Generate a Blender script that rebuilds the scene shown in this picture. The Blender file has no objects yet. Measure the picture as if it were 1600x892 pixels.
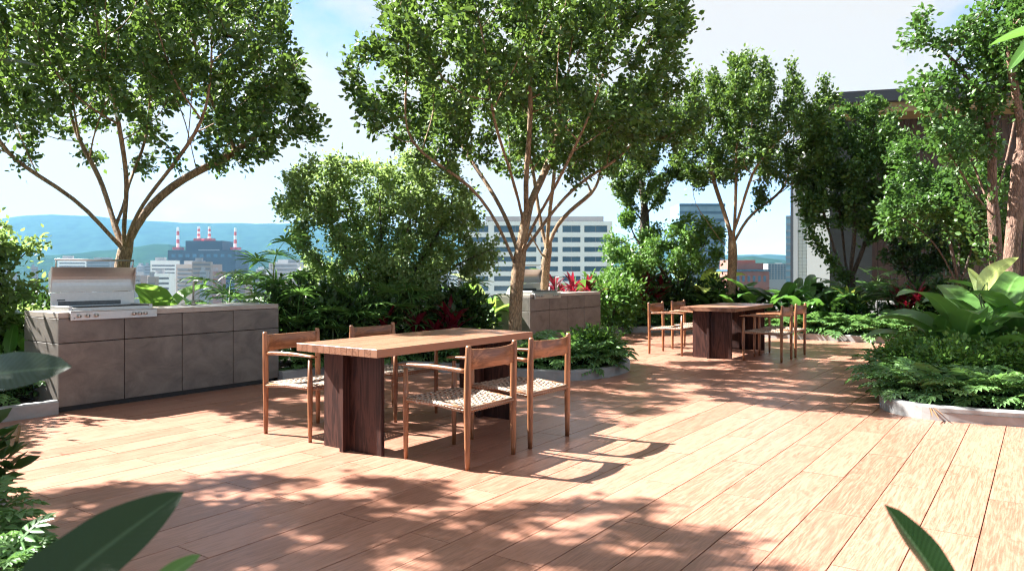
import bpy, math, random
import numpy as np
from mathutils import Vector, Matrix, noise

random.seed(7); RNG = np.random.default_rng(7)
S = bpy.context.scene
C = S.collection
R = math.radians

# ------------------------------------------------------------------ camera
FPX, CX, CY, EYE = 1175.0, 800.0, 425.0, 1.25          # focal length / principal point in photo pixels (1600 wide)
YAW = math.atan2(831, FPX)                             # deck boards run 35.3 degrees to the right of the view
sa, ca = math.sin(YAW), math.cos(YAW)
cam = bpy.data.cameras.new('camera'); camo = bpy.data.objects.new('camera', cam); C.objects.link(camo)
camo.location = (0, 0, EYE); camo.rotation_euler = (R(90), 0, YAW)
cam.sensor_width = 36; cam.lens = FPX / 1600 * 36
cam.shift_y = (CY - 446) / 1600
cam.clip_start = .05; cam.clip_end = 20000
cam.dof.use_dof = True; cam.dof.focus_distance = 6.5; cam.dof.aperture_fstop = 3.2
S.camera = camo

# ------------------------------------------------------------------ sky, sun, exposure
SUNV = Vector((-.78, -.21, .80)).normalized()          # towards the sun, read off the chair shadows
ELEV = math.asin(SUNV.z); ROT = math.atan2(SUNV.x, SUNV.y)
w = bpy.data.worlds.new('World'); S.world = w; w.use_nodes = True
nt = w.node_tree; nt.nodes.clear()
def N(nt, t, **k):
    n = nt.nodes.new(t)
    for a, b in k.items():
        if a in n.inputs: n.inputs[a].default_value = b
        else: setattr(n, a, b)
    return n
def L(nt, a, b): nt.links.new(a, b)
sky = N(nt, 'ShaderNodeTexSky', sky_type='NISHITA', sun_disc=False, sun_elevation=ELEV, sun_rotation=ROT)
sky.air_density = .55; sky.dust_density = .1; sky.ozone_density = 1.0; sky.altitude = 300
tc = N(nt, 'ShaderNodeTexCoord')
mp = N(nt, 'ShaderNodeMapping'); mp.inputs['Scale'].default_value = (1, 1, 2.2); mp.inputs['Location'].default_value = (.35, .2, .1)
L(nt, tc.outputs['Generated'], mp.inputs['Vector'])
cn = N(nt, 'ShaderNodeTexNoise', Scale=2.3, Detail=8.0, Roughness=.56, Distortion=.25)
L(nt, mp.outputs['Vector'], cn.inputs['Vector'])
cr = N(nt, 'ShaderNodeValToRGB'); cr.color_ramp.elements[0].position = .35; cr.color_ramp.elements[1].position = .50
L(nt, cn.outputs['Fac'], cr.inputs['Fac'])
mx = N(nt, 'ShaderNodeMix', data_type='RGBA')
L(nt, cr.outputs['Color'], mx.inputs[0]); L(nt, sky.outputs['Color'], mx.inputs[6]); mx.inputs[7].default_value = (2.72, 2.56, 2.36, 1)
bg = N(nt, 'ShaderNodeBackground', Strength=.05)
L(nt, mx.outputs[2], bg.inputs['Color'])
wo = N(nt, 'ShaderNodeOutputWorld'); L(nt, bg.outputs[0], wo.inputs['Surface'])

sun = bpy.data.lights.new('sun', 'SUN'); sun.energy = 5.0; sun.angle = R(.6); sun.color = (1, .97, .92)
suno = bpy.data.objects.new('sun', sun); C.objects.link(suno)
suno.rotation_euler = SUNV.to_track_quat('Z', 'Y').to_euler()
S.view_settings.view_transform = 'Standard'; S.view_settings.look = 'None'
S.view_settings.exposure = 2.72; S.view_settings.gamma = 1.0; S.view_settings.use_curve_mapping = False
S.render.engine = 'CYCLES'
cy = S.cycles
cy.use_denoising = True; cy.use_adaptive_sampling = True; cy.adaptive_threshold = .015
cy.filter_width = 1.15; cy.max_bounces = 6; cy.diffuse_bounces = 2; cy.glossy_bounces = 3; cy.transmission_bounces = 4; cy.volume_bounces = 0
cy.transparent_max_bounces = 6; cy.sample_clamp_indirect = 6; cy.caustics_reflective = False; cy.caustics_refractive = False

# ------------------------------------------------------------------ helpers
def V(px, py, d):
    l = (px - CX) * d / FPX
    return Vector((-sa * d + ca * l, ca * d + sa * l, EYE - (py - CY) * d / FPX))
def G(px, d, z=.08):
    p = V(px, 0, d); return Vector((p.x, p.y, z))
def pixx(p):
    d = -sa * p[0] + ca * p[1]; l = ca * p[0] + sa * p[1]; return CX + FPX * l / max(d, .01)

class MB:
    def __init__(s): s.v = []; s.f = []; s.uv = None
    def add(s, vs, fs):
        o = len(s.v); s.v += [tuple(p) for p in vs]; s.f += [tuple(i + o for i in f) for f in fs]; return s
    def box(s, x0, x1, y0, y1, z0, z1, M=None, bev=0):
        if bev:
            b = bev; vs = []; fs = []
            pts = [(x0+b,y0),(x1-b,y0),(x1,y0+b),(x1,y1-b),(x1-b,y1),(x0+b,y1),(x0,y1-b),(x0,y0+b)]
            ins = [(x0+b,y0+b),(x1-b,y0+b),(x1-b,y0+b),(x1-b,y1-b),(x1-b,y1-b),(x0+b,y1-b),(x0+b,y1-b),(x0+b,y0+b)]
            lv = [(ins, z0), (pts, z0+b), (pts, z1-b), (ins, z1)]
            for pp, z in lv: vs += [(x, y, z) for x, y in pp]
            for k in range(3):
                for i in range(8): j = (i+1) % 8; fs.append((k*8+i, k*8+j, k*8+8+j, k*8+8+i))
            fs.append((25, 27, 29, 31)); fs.append((1, 7, 5, 3))
        else:
            vs = [(x0,y0,z0),(x1,y0,z0),(x1,y1,z0),(x0,y1,z0),(x0,y0,z1),(x1,y0,z1),(x1,y1,z1),(x0,y1,z1)]
            fs = [(3,2,1,0),(4,5,6,7),(0,1,5,4),(1,2,6,5),(2,3,7,6),(3,0,4,7)]
        if M is not None: vs = [M @ Vector(p) for p in vs]
        return s.add(vs, fs)
    def tube(s, pts, rad, k=8, cap=True, flat=1.0):
        pts = [Vector(p) for p in pts]; n = len(pts)
        if not hasattr(rad, '__len__'): rad = [rad] * n
        up = None; vs = []; fs = []
        for i in range(n):
            t = (pts[min(i+1, n-1)] - pts[max(i-1, 0)]).normalized()
            if up is None:
                up = Vector((0, 0, 1)) if abs(t.z) < .9 else Vector((1, 0, 0))
            sd = t.cross(up).normalized(); up = sd.cross(t).normalized()
            for j in range(k):
                a = 2 * math.pi * j / k
                vs.append(pts[i] + (sd * math.cos(a) + up * math.sin(a) * flat) * rad[i])
        for i in range(n-1):
            for j in range(k):
                q = (j+1) % k; fs.append((i*k+j, i*k+q, i*k+k+q, i*k+k+j))
        if cap: fs.append(tuple(range(k-1, -1, -1))); fs.append(tuple((n-1)*k + j for j in range(k)))
        return s.add(vs, fs)
    def mesh(s, name, mat, smooth=False):
        m = bpy.data.meshes.new(name); m.from_pydata(s.v, [], s.f); m.update()
        if s.uv:
            ul = m.uv_layers.new(name='UVMap')
            li = np.empty(len(m.loops), dtype=np.int32); m.loops.foreach_get('vertex_index', li)
            ul.data.foreach_set('uv', np.array(s.uv, dtype=np.float32)[li].ravel())
        if smooth: m.polygons.foreach_set('use_smooth', [True] * len(m.polygons))
        if mat: m.materials.append(mat)
        return m
    def build(s, name, mat, parent=None, smooth=False):
        return link(name, s.mesh(name, mat, smooth), parent)
def link(name, data, parent=None, M=None):
    o = bpy.data.objects.new(name, data); C.objects.link(o)
    if parent: o.parent = parent
    if M is not None: o.matrix_local = M
    return o
def tag(o, label=None, cat=None, group=None, kind=None):
    for k, v in (('label', label), ('category', cat), ('group', group), ('kind', kind)):
        if v: o[k] = v
    return o
def empty(name, loc=(0, 0, 0), rz=0, label=None, cat=None, group=None):
    o = link(name, None); o.location = loc; o.rotation_euler = (0, 0, rz); o.empty_display_size = .1
    return tag(o, label, cat, group)
def copy_tree(o, parent=None):
    c = o.copy(); C.objects.link(c); c.parent = parent
    for ch in o.children: copy_tree(ch, c)
    return c
ORD = ['first','second','third','fourth','fifth','sixth','seventh','eighth','ninth','tenth','eleventh','twelfth','thirteenth','fourteenth','fifteenth','sixteenth','seventeenth','eighteenth','nineteenth','twentieth','twenty-first','twenty-second','twenty-third','twenty-fourth','twenty-fifth','twenty-sixth','twenty-seventh','twenty-eighth','twenty-ninth','thirtieth']
SETS = {}
def ordinal(o, desc, cat, group):                       # label given later, counted from the left of the photograph
    SETS.setdefault((desc, cat, group), []).append(o)
def number_sets():
    for (desc, cat, group), os_ in SETS.items():
        os_.sort(key=lambda o: pixx(o.location))
        for i, o in enumerate(os_):
            lab = desc if len(os_) == 1 else desc + ', ' + (ORD[i] if i < len(ORD) else str(i+1) + 'th') + ' from the left'
            tag(o, lab, cat, group if len(os_) > 1 else None)

# ------------------------------------------------------------------ materials
def mat(name):
    m = bpy.data.materials.new(name); m.use_nodes = True; t = m.node_tree; t.nodes.clear()
    o = N(t, 'ShaderNodeOutputMaterial'); p = N(t, 'ShaderNodeBsdfPrincipled'); L(t, p.outputs[0], o.inputs['Surface'])
    return m, t, p, o
def ramp(t, fac, stops):
    r = N(t, 'ShaderNodeValToRGB'); e = r.color_ramp.elements
    while len(e) < len(stops): e.new(.5)
    for i, (p, c) in enumerate(stops): e[i].position = p; e[i].color = (*c, 1)
    L(t, fac, r.inputs['Fac']); return r.outputs['Color']
def bump(t, p, h, dist, strength=1.0):
    b = N(t, 'ShaderNodeBump', Strength=strength, Distance=dist); L(t, h, b.inputs['Height']); L(t, b.outputs[0], p.inputs['Normal'])
def plain(name, col, rough=.5, metal=0, noise_amt=.12, scale=8.0, bumpd=0, spec=.5):
    m, t, p, o = mat(name)
    c = N(t, 'ShaderNodeTexCoord'); n = N(t, 'ShaderNodeTexNoise', Scale=scale, Detail=6.0, Roughness=.6); L(t, c.outputs['Object'], n.inputs['Vector'])
    a = tuple(x * (1 - noise_amt) for x in col); b = tuple(min(1, x * (1 + noise_amt)) for x in col)
    L(t, ramp(t, n.outputs['Fac'], [(.3, a), (.7, b)]), p.inputs['Base Color'])
    p.inputs['Roughness'].default_value = rough; p.inputs['Metallic'].default_value = metal
    p.inputs['Specular IOR Level'].default_value = spec
    if bumpd: bump(t, p, n.outputs['Fac'], bumpd)
    return m
def wood(name, dark, mid, light, rough=.4, axis='Y', per_object=True, grain=1.0, coat=0, figure=1.0, ring=1.0, vary=.22, spec=.5):
    m, t, p, o = mat(name)
    c = N(t, 'ShaderNodeTexCoord'); vec = c.outputs['Object']
    oi = N(t, 'ShaderNodeObjectInfo')
    if per_object:
        mu = N(t, 'ShaderNodeMath', operation='MULTIPLY'); L(t, oi.outputs['Random'], mu.inputs[0]); mu.inputs[1].default_value = 57.0
        cb = N(t, 'ShaderNodeCombineXYZ'); [L(t, mu.outputs[0], cb.inputs[i]) for i in range(3)]
        ad = N(t, 'ShaderNodeVectorMath', operation='ADD'); L(t, vec, ad.inputs[0]); L(t, cb.outputs[0], ad.inputs[1]); vec = ad.outputs[0]
    def sc(v):
        mpn = N(t, 'ShaderNodeMapping'); mpn.inputs['Scale'].default_value = v; L(t, vec, mpn.inputs['Vector']); return mpn.outputs[0]
    sq = {'X': (.12, 1, 1), 'Y': (1, .12, 1), 'Z': (1, 1, .12)}[axis]
    n1 = N(t, 'ShaderNodeTexNoise', Scale=9.0 * figure, Detail=4.0, Roughness=.55, Distortion=1.4); L(t, sc(sq), n1.inputs['Vector'])
    sq2 = tuple(x if x == 1 else .03 for x in sq)
    n2 = N(t, 'ShaderNodeTexNoise', Scale=150.0, Detail=3.0, Roughness=.6); L(t, sc(sq2), n2.inputs['Vector'])
    rg = N(t, 'ShaderNodeMath', operation='MULTIPLY'); L(t, n1.outputs['Fac'], rg.inputs[0]); rg.inputs[1].default_value = 5.0
    fr = N(t, 'ShaderNodeMath', operation='PINGPONG'); L(t, rg.outputs[0], fr.inputs[0]); fr.inputs[1].default_value = .5
    fm = N(t, 'ShaderNodeMath', operation='MULTIPLY_ADD'); L(t, fr.outputs[0], fm.inputs[0]); fm.inputs[1].default_value = ring; fm.inputs[2].default_value = .25 * (1 - ring); fr = fm
    m2 = N(t, 'ShaderNodeMath', operation='MULTIPLY_ADD'); L(t, n2.outputs['Fac'], m2.inputs[0]); m2.inputs[1].default_value = .9 * grain; L(t, fr.outputs[0], m2.inputs[2])
    m3 = N(t, 'ShaderNodeMath', operation='MULTIPLY_ADD'); L(t, oi.outputs['Random'], m3.inputs[0]); m3.inputs[1].default_value = vary if per_object else 0; L(t, m2.outputs[0], m3.inputs[2])
    L(t, ramp(t, m3.outputs[0], [(.25, dark), (.72, mid), (1.1 if False else 1.0, light)]), p.inputs['Base Color'])
    rr = N(t, 'ShaderNodeMapRange'); L(t, n2.outputs['Fac'], rr.inputs[0]); rr.inputs[3].default_value = rough - .08; rr.inputs[4].default_value = rough + .12
    L(t, rr.outputs[0], p.inputs['Roughness'])
    if coat: p.inputs['Coat Weight'].default_value = coat; p.inputs['Coat Roughness'].default_value = .25
    p.inputs['Specular IOR Level'].default_value = spec
    bump(t, p, m2.outputs[0], .0008, .6)
    return m
def leafmat(name, c1, c2, trans=.3, tcol=None, rough=.38, uv=False):
    m, t, p, o = mat(name)
    g = N(t, 'ShaderNodeNewGeometry')
    col = ramp(t, g.outputs['Random Per Island'], [(.05, c1), (.9, c2)])
    if uv:
        oi = N(t, 'ShaderNodeObjectInfo'); col = ramp(t, oi.outputs['Random'], [(.05, c1), (.95, c2)])
        u = N(t, 'ShaderNodeUVMap'); sp = N(t, 'ShaderNodeSeparateXYZ'); L(t, u.outputs[0], sp.inputs[0])
        ab = N(t, 'ShaderNodeMath', operation='ABSOLUTE'); L(t, sp.outputs[0], ab.inputs[0])
        lt = N(t, 'ShaderNodeMapRange'); L(t, ab.outputs[0], lt.inputs[0]); lt.inputs[1].default_value = .03; lt.inputs[2].default_value = .10; lt.inputs[3].default_value = .55; lt.inputs[4].default_value = 0
        # side veins
        vs = N(t, 'ShaderNodeMath', operation='MULTIPLY_ADD'); L(t, ab.outputs[0], vs.inputs[0]); vs.inputs[1].default_value = -.12; L(t, sp.outputs[1], vs.inputs[2])
        vm = N(t, 'ShaderNodeMath', operation='MULTIPLY'); L(t, vs.outputs[0], vm.inputs[0]); vm.inputs[1].default_value = 150.0
        vn = N(t, 'ShaderNodeMath', operation='SINE'); L(t, vm.outputs[0], vn.inputs[0])
        mxn = N(t, 'ShaderNodeMix', data_type='RGBA'); L(t, lt.outputs[0], mxn.inputs[0]); L(t, col, mxn.inputs[6]); mxn.inputs[7].default_value = (*[min(1, x * 1.8 + .04) for x in c2], 1)
        col = mxn.outputs[2]
        bump(t, p, vn.outputs[0], .0012, .12)
    L(t, col, p.inputs['Base Color']); p.inputs['Roughness'].default_value = rough + .03; p.inputs['Specular IOR Level'].default_value = .36
    tb = N(t, 'ShaderNodeBsdfTranslucent')
    if tcol: tb.inputs['Color'].default_value = (*tcol, 1)
    else: L(t, col, tb.inputs['Color'])
    ms = N(t, 'ShaderNodeMixShader'); ms.inputs[0].default_value = trans
    L(t, p.outputs[0], ms.inputs[1]); L(t, tb.outputs[0], ms.inputs[2]); L(t, ms.outputs[0], o.inputs['Surface'])
    return m
def concrete(name, a, b, rough=.6, scale=3.0):
    m, t, p, o = mat(name)
    c = N(t, 'ShaderNodeTexCoord'); oi = N(t, 'ShaderNodeObjectInfo')
    ad = N(t, 'ShaderNodeVectorMath', operation='MULTIPLY_ADD'); L(t, c.outputs['Object'], ad.inputs[0]); ad.inputs[1].default_value = (1, 1, 1.6); L(t, oi.outputs['Random'], ad.inputs[2])
    n = N(t, 'ShaderNodeTexNoise', Scale=scale, Detail=9.0, Roughness=.68, Distortion=.6); L(t, ad.outputs[0], n.inputs['Vector'])
    L(t, ramp(t, n.outputs['Fac'], [(.32, a), (.66, b)]), p.inputs['Base Color'])
    p.inputs['Roughness'].default_value = rough; bump(t, p, n.outputs['Fac'], .002, .4)
    return m

M = {}
M['deck'] = wood('deck_wood', (.100, .043, .025), (.236, .111, .073), (.35, .175, .122), rough=.31, grain=1.15, figure=1.8, ring=.45, vary=.20, spec=.4)
M['gap'] = plain('joint_dark', (.03, .018, .013), .95)
M['teak'] = wood('teak', (.08, .030, .013), (.195, .078, .032), (.30, .13, .057), rough=.38, axis='Z', grain=.9)
M['teak_y'] = wood('teak_back', (.08, .030, .013), (.18, .071, .030), (.28, .12, .053), rough=.34, axis='X', grain=.9)
M['top'] = wood('table_wood', (.085, .034, .017), (.175, .076, .041), (.27, .13, .077), rough=.36, axis='Y', grain=1.0, ring=.6, vary=.5)
M['legs'] = wood('dark_table_leg', (.010, .0045, .004), (.030, .012, .0095), (.06, .025, .019), rough=.55, axis='Z', grain=1.0, spec=.2)
M['cord'] = plain('paper_cord', (.27, .205, .155), .75, noise_amt=.25, scale=60)
M['panel'] = concrete('counter_panel', (.088, .076, .066), (.172, .150, .130), .5, 3.5)
M['ctop'] = concrete('counter_slab', (.26, .225, .195), (.38, .335, .29), .45, 5)
M['kerb'] = concrete('kerb_concrete', (.21, .21, .205), (.285, .285, .28), .75, 4)
M['soil'] = plain('soil', (.035, .024, .016), .95, noise_amt=.5, scale=20, bumpd=.03)
M['slab'] = concrete('terrace_concrete', (.25, .25, .24), (.35, .35, .34), .8, .5)
M['steel'] = plain('brushed_steel', (.50, .485, .46), .42, 1.0, .05, 30)
M['darksteel'] = plain('dark_steel', (.10, .10, .10), .4, 1.0, .2, 30)
M['black'] = plain('black_plastic', (.015, .015, .015), .4)
def barkmat(name, a, b_, scale=1.0):
    m, t, p, o = mat(name)
    c = N(t, 'ShaderNodeTexCoord'); mp_ = N(t, 'ShaderNodeMapping'); mp_.inputs['Scale'].default_value = (1, 1, .28); L(t, c.outputs['Object'], mp_.inputs['Vector'])
    n = N(t, 'ShaderNodeTexNoise', Scale=38.0 * scale, Detail=7.0, Roughness=.7, Distortion=.8); L(t, mp_.outputs[0], n.inputs['Vector'])
    v = N(t, 'ShaderNodeTexVoronoi', Scale=45.0 * scale); v.feature = 'DISTANCE_TO_EDGE'; L(t, mp_.outputs[0], v.inputs['Vector'])
    n3 = N(t, 'ShaderNodeTexNoise', Scale=5.0, Detail=4.0); L(t, c.outputs['Object'], n3.inputs['Vector'])
    mn = N(t, 'ShaderNodeMath', operation='MULTIPLY_ADD'); L(t, v.outputs['Distance'], mn.inputs[0]); mn.inputs[1].default_value = .9; L(t, n.outputs['Fac'], mn.inputs[2])
    mm = N(t, 'ShaderNodeMath', operation='MULTIPLY_ADD'); L(t, n3.outputs['Fac'], mm.inputs[0]); mm.inputs[1].default_value = .55; L(t, mn.outputs[0], mm.inputs[2])
    L(t, ramp(t, mm.outputs[0], [(.62, a), (.85, tuple((x + y) / 2 for x, y in zip(a, b_))), (1.0, b_)]), p.inputs['Base Color'])
    p.inputs['Roughness'].default_value = .85; bump(t, p, mn.outputs[0], .02, .9)
    return m
M['bark_warm'] = barkmat('bark_warm', (.08, .047, .023), (.34, .22, .125))
M['bark_red'] = barkmat('bark_red', (.06, .03, .02), (.22, .125, .085))
M['bark_dark'] = barkmat('bark_dark', (.02, .014, .01), (.085, .06, .042))
M['stem'] = plain('green_stem', (.08, .12, .035), .6)
M['lf_tree'] = leafmat('leaf_tree', (.016, .042, .009), (.074, .145, .028), .28, (.17, .28, .045))
M['lf_right'] = leafmat('leaf_right_tree', (.024, .062, .013), (.07, .145, .028), .30, (.10, .22, .035))
M['lf_mid'] = leafmat('leaf_mid', (.025, .065, .014), (.07, .14, .028), .28, (.11, .22, .035))
M['lf_dark'] = leafmat('leaf_dark', (.018, .045, .012), (.05, .105, .022), .22, (.08, .17, .03))
M['lf_light'] = leafmat('leaf_light', (.075, .135, .04), (.17, .25, .085), .42, (.28, .40, .11))
M['lf_fine'] = leafmat('leaf_fine', (.05, .12, .02), (.11, .22, .04), .3, (.16, .30, .05))
M['bl_mid'] = leafmat('broadleaf_mid', (.04, .11, .025), (.095, .20, .045), .30, (.14, .32, .05), .3, True)
M['bl_dark'] = leafmat('broadleaf_dark', (.006, .022, .004), (.014, .042, .008), 0.10, (.02, .06, .008), .42, True)
M['bl_light'] = leafmat('broadleaf_light', (.10, .25, .05), (.19, .36, .07), .35, (.28, .50, .08), .32, True)
M['bl_yellow'] = leafmat('broadleaf_yellow', (.28, .40, .06), (.42, .50, .12), .4, (.5, .6, .1), .35, True)
M['bl_pale'] = leafmat('broadleaf_pale', (.42, .52, .22), (.5, .6, .27), .4, (.55, .65, .2), .35, True)
M['palm'] = leafmat('palm_leaf', (.055, .14, .035), (.13, .25, .06), .28, (.18, .36, .07), .33, True)
M['lobed'] = leafmat('lobed_leaf', (.06, .14, .042), (.14, .25, .085), .27, (.17, .33, .08), .35, True)
M['red'] = leafmat('red_leaf', (.07, .005, .011), (.17, .010, .024), .3, (.30, .012, .03), .35, True)

# ------------------------------------------------------------------ terrain, city ground, hills
GZ = -32.0
b = MB(); b.add([(-9000, -6000, GZ), (6000, -6000, GZ), (6000, 9000, GZ), (-9000, 9000, GZ)], [(0, 1, 2, 3)])
M['ground'] = plain('city_ground', (.07, .085, .06), .9, noise_amt=.5, scale=.02, spec=0)
tag(b.build('ground', M['ground']), kind='structure')
M['hill'] = plain('hill_forest', (.012, .028, .014), .95, noise_amt=.45, scale=.02, spec=0)
def ridge(name, d, prof, seed, depth=700, rough=6, n=150, px0=-900, px1=2500):
    b = MB(); rows = 6
    xs = np.linspace(px0, px1, n)
    for r in range(rows):
        t = r / (rows - 1)
        for x in xs:
            y = np.interp(x, [p[0] for p in prof], [p[1] for p in prof])
            top = V(x, y, d); h = top.z - GZ
            base = V(x, CY, d + depth * (1 - t) * -1 if False else d - depth * (1 - t))
            f = math.sin(t * math.pi / 2)
            nz = noise.noise(Vector((x * .011, r * .6, seed))) * .5 + noise.noise(Vector((x * .05, r * .9, seed + 5))) * .5
            b.v.append((base.x, base.y, GZ - 1 + h * f + nz * rough * (1 if r else 0)))
    for r in range(rows - 1):
        for i in range(n - 1):
            a = r * n + i; b.f.append((a, a + 1, a + n + 1, a + n))
    # far slope back down
    o = len(b.v)
    for i, x in enumerate(xs):
        p = V(x, CY, d + depth); b.v.append((p.x, p.y, GZ - 1))
    for i in range(n - 1):
        a = (rows - 1) * n + i; b.f.append((a, a + 1, o + i + 1, o + i))
    return tag(b.build(name, M['hill'], smooth=False), kind='structure')
ridge('hills', 3600, [(-900, 350), (0, 343), (60, 336), (140, 338), (260, 348), (480, 350), (700, 362), (950, 385), (1140, 398), (1190, 397), (1250, 402), (1700, 396), (2500, 390)], 3, 1100, 10)
ridge('wooded_ridge', 1700, [(-900, 392), (0, 400), (90, 398), (200, 386), (250, 380), (300, 386), (420, 398), (520, 402), (900, 408), (1140, 404), (1180, 400), (1240, 408), (1800, 404), (2500, 402)], 9, 420, 6)

# ------------------------------------------------------------------ terrace: slab, deck boards, planters
b = MB(); b.box(-11.2, 9, -6, 25, GZ, -.045); tag(b.build('terrace_slab', M['slab']), kind='structure')
BW, BL = .2487, 1.495
deck = MB(); deck.box(-7.16, 2.3, -1.5, 14.62, -.044, -.022)
deck = tag(deck.build('deck', M['gap']), kind='structure')
pm = MB(); pm.box(-BW/2 + .0028, BW/2 - .0028, -BL/2 + .002, BL/2 - .002, -.0215, 0); pmesh = pm.mesh('plank', M['deck'])
boards = []
for i in range(-29, 10):
    xc = (i + .5) * BW
    y0 = 2.67 if i % 2 == 0 else 3.415
    k = -4
    while True:
        yc = y0 + (k + .5) * BL; k += 1
        if yc - BL / 2 > 14.6: break
        if yc + BL / 2 < -1.4: continue
        d = -sa * xc + ca * yc; l = ca * xc + sa * yc
        vis = d > 2.2 and abs(l / d) < .75
        boards.append((0 if vis else 1, d, xc, yc))
boards.sort()
rest = MB()
for j, (v, d, x, y) in enumerate(boards):
    if j < 295 and not v:
        o = link('plank', pmesh, deck); o.location = (x, y, random.uniform(-.0006, .0006))
    else:
        rest.box(x - BW/2 + .002, x + BW/2 - .002, y - BL/2 + .0012, y + BL/2 - .0012, -.0215, 0)
if rest.v: tag(rest.build('plank_field', M['deck'], deck), kind='stuff')

def smooth_path(pts, n=8, closed=False):
    P = [Vector((*p, 0)) for p in pts]; out = []
    m = len(P)
    for i in range(m if closed else m - 1):
        g = lambda k: P[k % m] if closed else P[min(max(k, 0), m - 1)]
        p0, p1, p2, p3 = g(i-1), g(i), g(i+1), g(i+2)
        for j in range(n):
            t = j / n
            out.append(.5 * ((2*p1) + (p2-p0)*t + (2*p0-5*p1+4*p2-p3)*t*t + (3*p1-p0-3*p2+p3)*t**3))
    if not closed: out.append(P[-1])
    return out
def kerb(path, parent, h=.12, wd=.10):                   # soil lies to the left of the path
    b = MB(); n = len(path); e = .012
    prof = [(0, -.02), (0, h - e), (e, h), (wd - e, h), (wd, h - e), (wd, -.02)]
    for i, p in enumerate(path):
        t = (path[min(i+1, n-1)] - path[max(i-1, 0)]).normalized(); nn = Vector((-t.y, t.x, 0))
        for o, z in prof: b.v.append(tuple(p + nn * o + Vector((0, 0, z))))
    k = len(prof)
    for i in range(n - 1):
        for j in range(k - 1): a = i*k + j; b.f.append((a, a+k, a+k+1, a+1))
    b.f.append(tuple(range(k))); b.f.append(tuple((n-1)*k + j for j in range(k-1, -1, -1)))
    return b.build('kerb', M['kerb'], parent)
def soil(pts, parent, z=.075):
    b = MB(); b.add([(p[0], p[1], z) for p in pts], [tuple(range(len(pts)))])
    return b.build('soil', M['soil'], parent)
K1 = smooth_path([(-7.08, -1.4), (-7.08, 3.1)], 2)
K2 = smooth_path([(-7.06, 5.47), (-6.98, 6.2), (-6.65, 6.9), (-6.0, 7.18), (-5.2, 7.2), (-4.6, 7.32), (-4.27, 7.75), (-4.25, 8.5), (-4.6, 9.15), (-5.3, 9.6), (-6.1, 9.85), (-6.7, 9.98)], 6)
K3 = smooth_path([(-6.8, 12.4), (-6.98, 13.2), (-7.0, 13.9), (-6.75, 14.35), (-6.2, 14.5), (-3, 14.5), (0, 14.55), (5, 14.6)], 6)
pa = empty('perimeter_planter', (0, 0, 0), 0, 'long raised planting bed with grey kerb behind both counters and far deck edge', 'planter')
for k in (K1, K2, K3): kerb(k, pa)
soil([(p.x - .05, p.y) for p in K1] + [(-7.12, 3.1), (-7.12, 5.47)] + [(p.x - .04, p.y + .04) for p in K2] + [(-6.76, 10), (-6.78, 12.4)] + [(p.x, p.y + .05) for p in K3] + [(5, 20), (-10.9, 20), (-10.9, -1.4)], pa)
b = MB(); b.box(-11.1, -10.9, -1.4, 20.2, -.04, .55); b.box(-10.9, 5, 20, 20.2, -.04, .55)
tag(b.build('parapet_wall', M['slab']), 'low grey parapet behind the planting at the roof edge', 'wall')
pr = empty('corner_planter', (0, 0, 0), 0, 'rounded raised planter with pale grey kerb at right edge', 'planter')
KR = smooth_path([(4, 7.6), (1.5, 7.55), (.3, 7.42), (-.4, 7.28), (-.85, 7.25), (-1.15, 7.45), (-1.28, 7.9), (-1.28, 8.6), (-1.05, 9.4), (-.4, 10.1), (.8, 10.5), (4, 10.6)], 6)
KR = KR[::-1]
kerb(KR, pr); soil([(p.x + .05, p.y) for p in KR], pr)
pf = empty('foreground_planter', (0, 0, 0), 0, 'planting bed in the lower left corner nearest the viewer', 'planter')
KF = smooth_path([(-6.0, 1.75), (-5.2, 1.75), (-4.5, 1.7), (-3.9, 1.45), (-3.3, 1.1), (-2.6, 1.15), (-1.7, 1.55), (-.5, 2.2), (.8, 2.4)], 5)[::-1]
kerb(KF, pf); soil([(p.x, p.y - .05) for p in KF] + [(-6.0, -1.2), (.8, -1.2)], pf)

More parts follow.
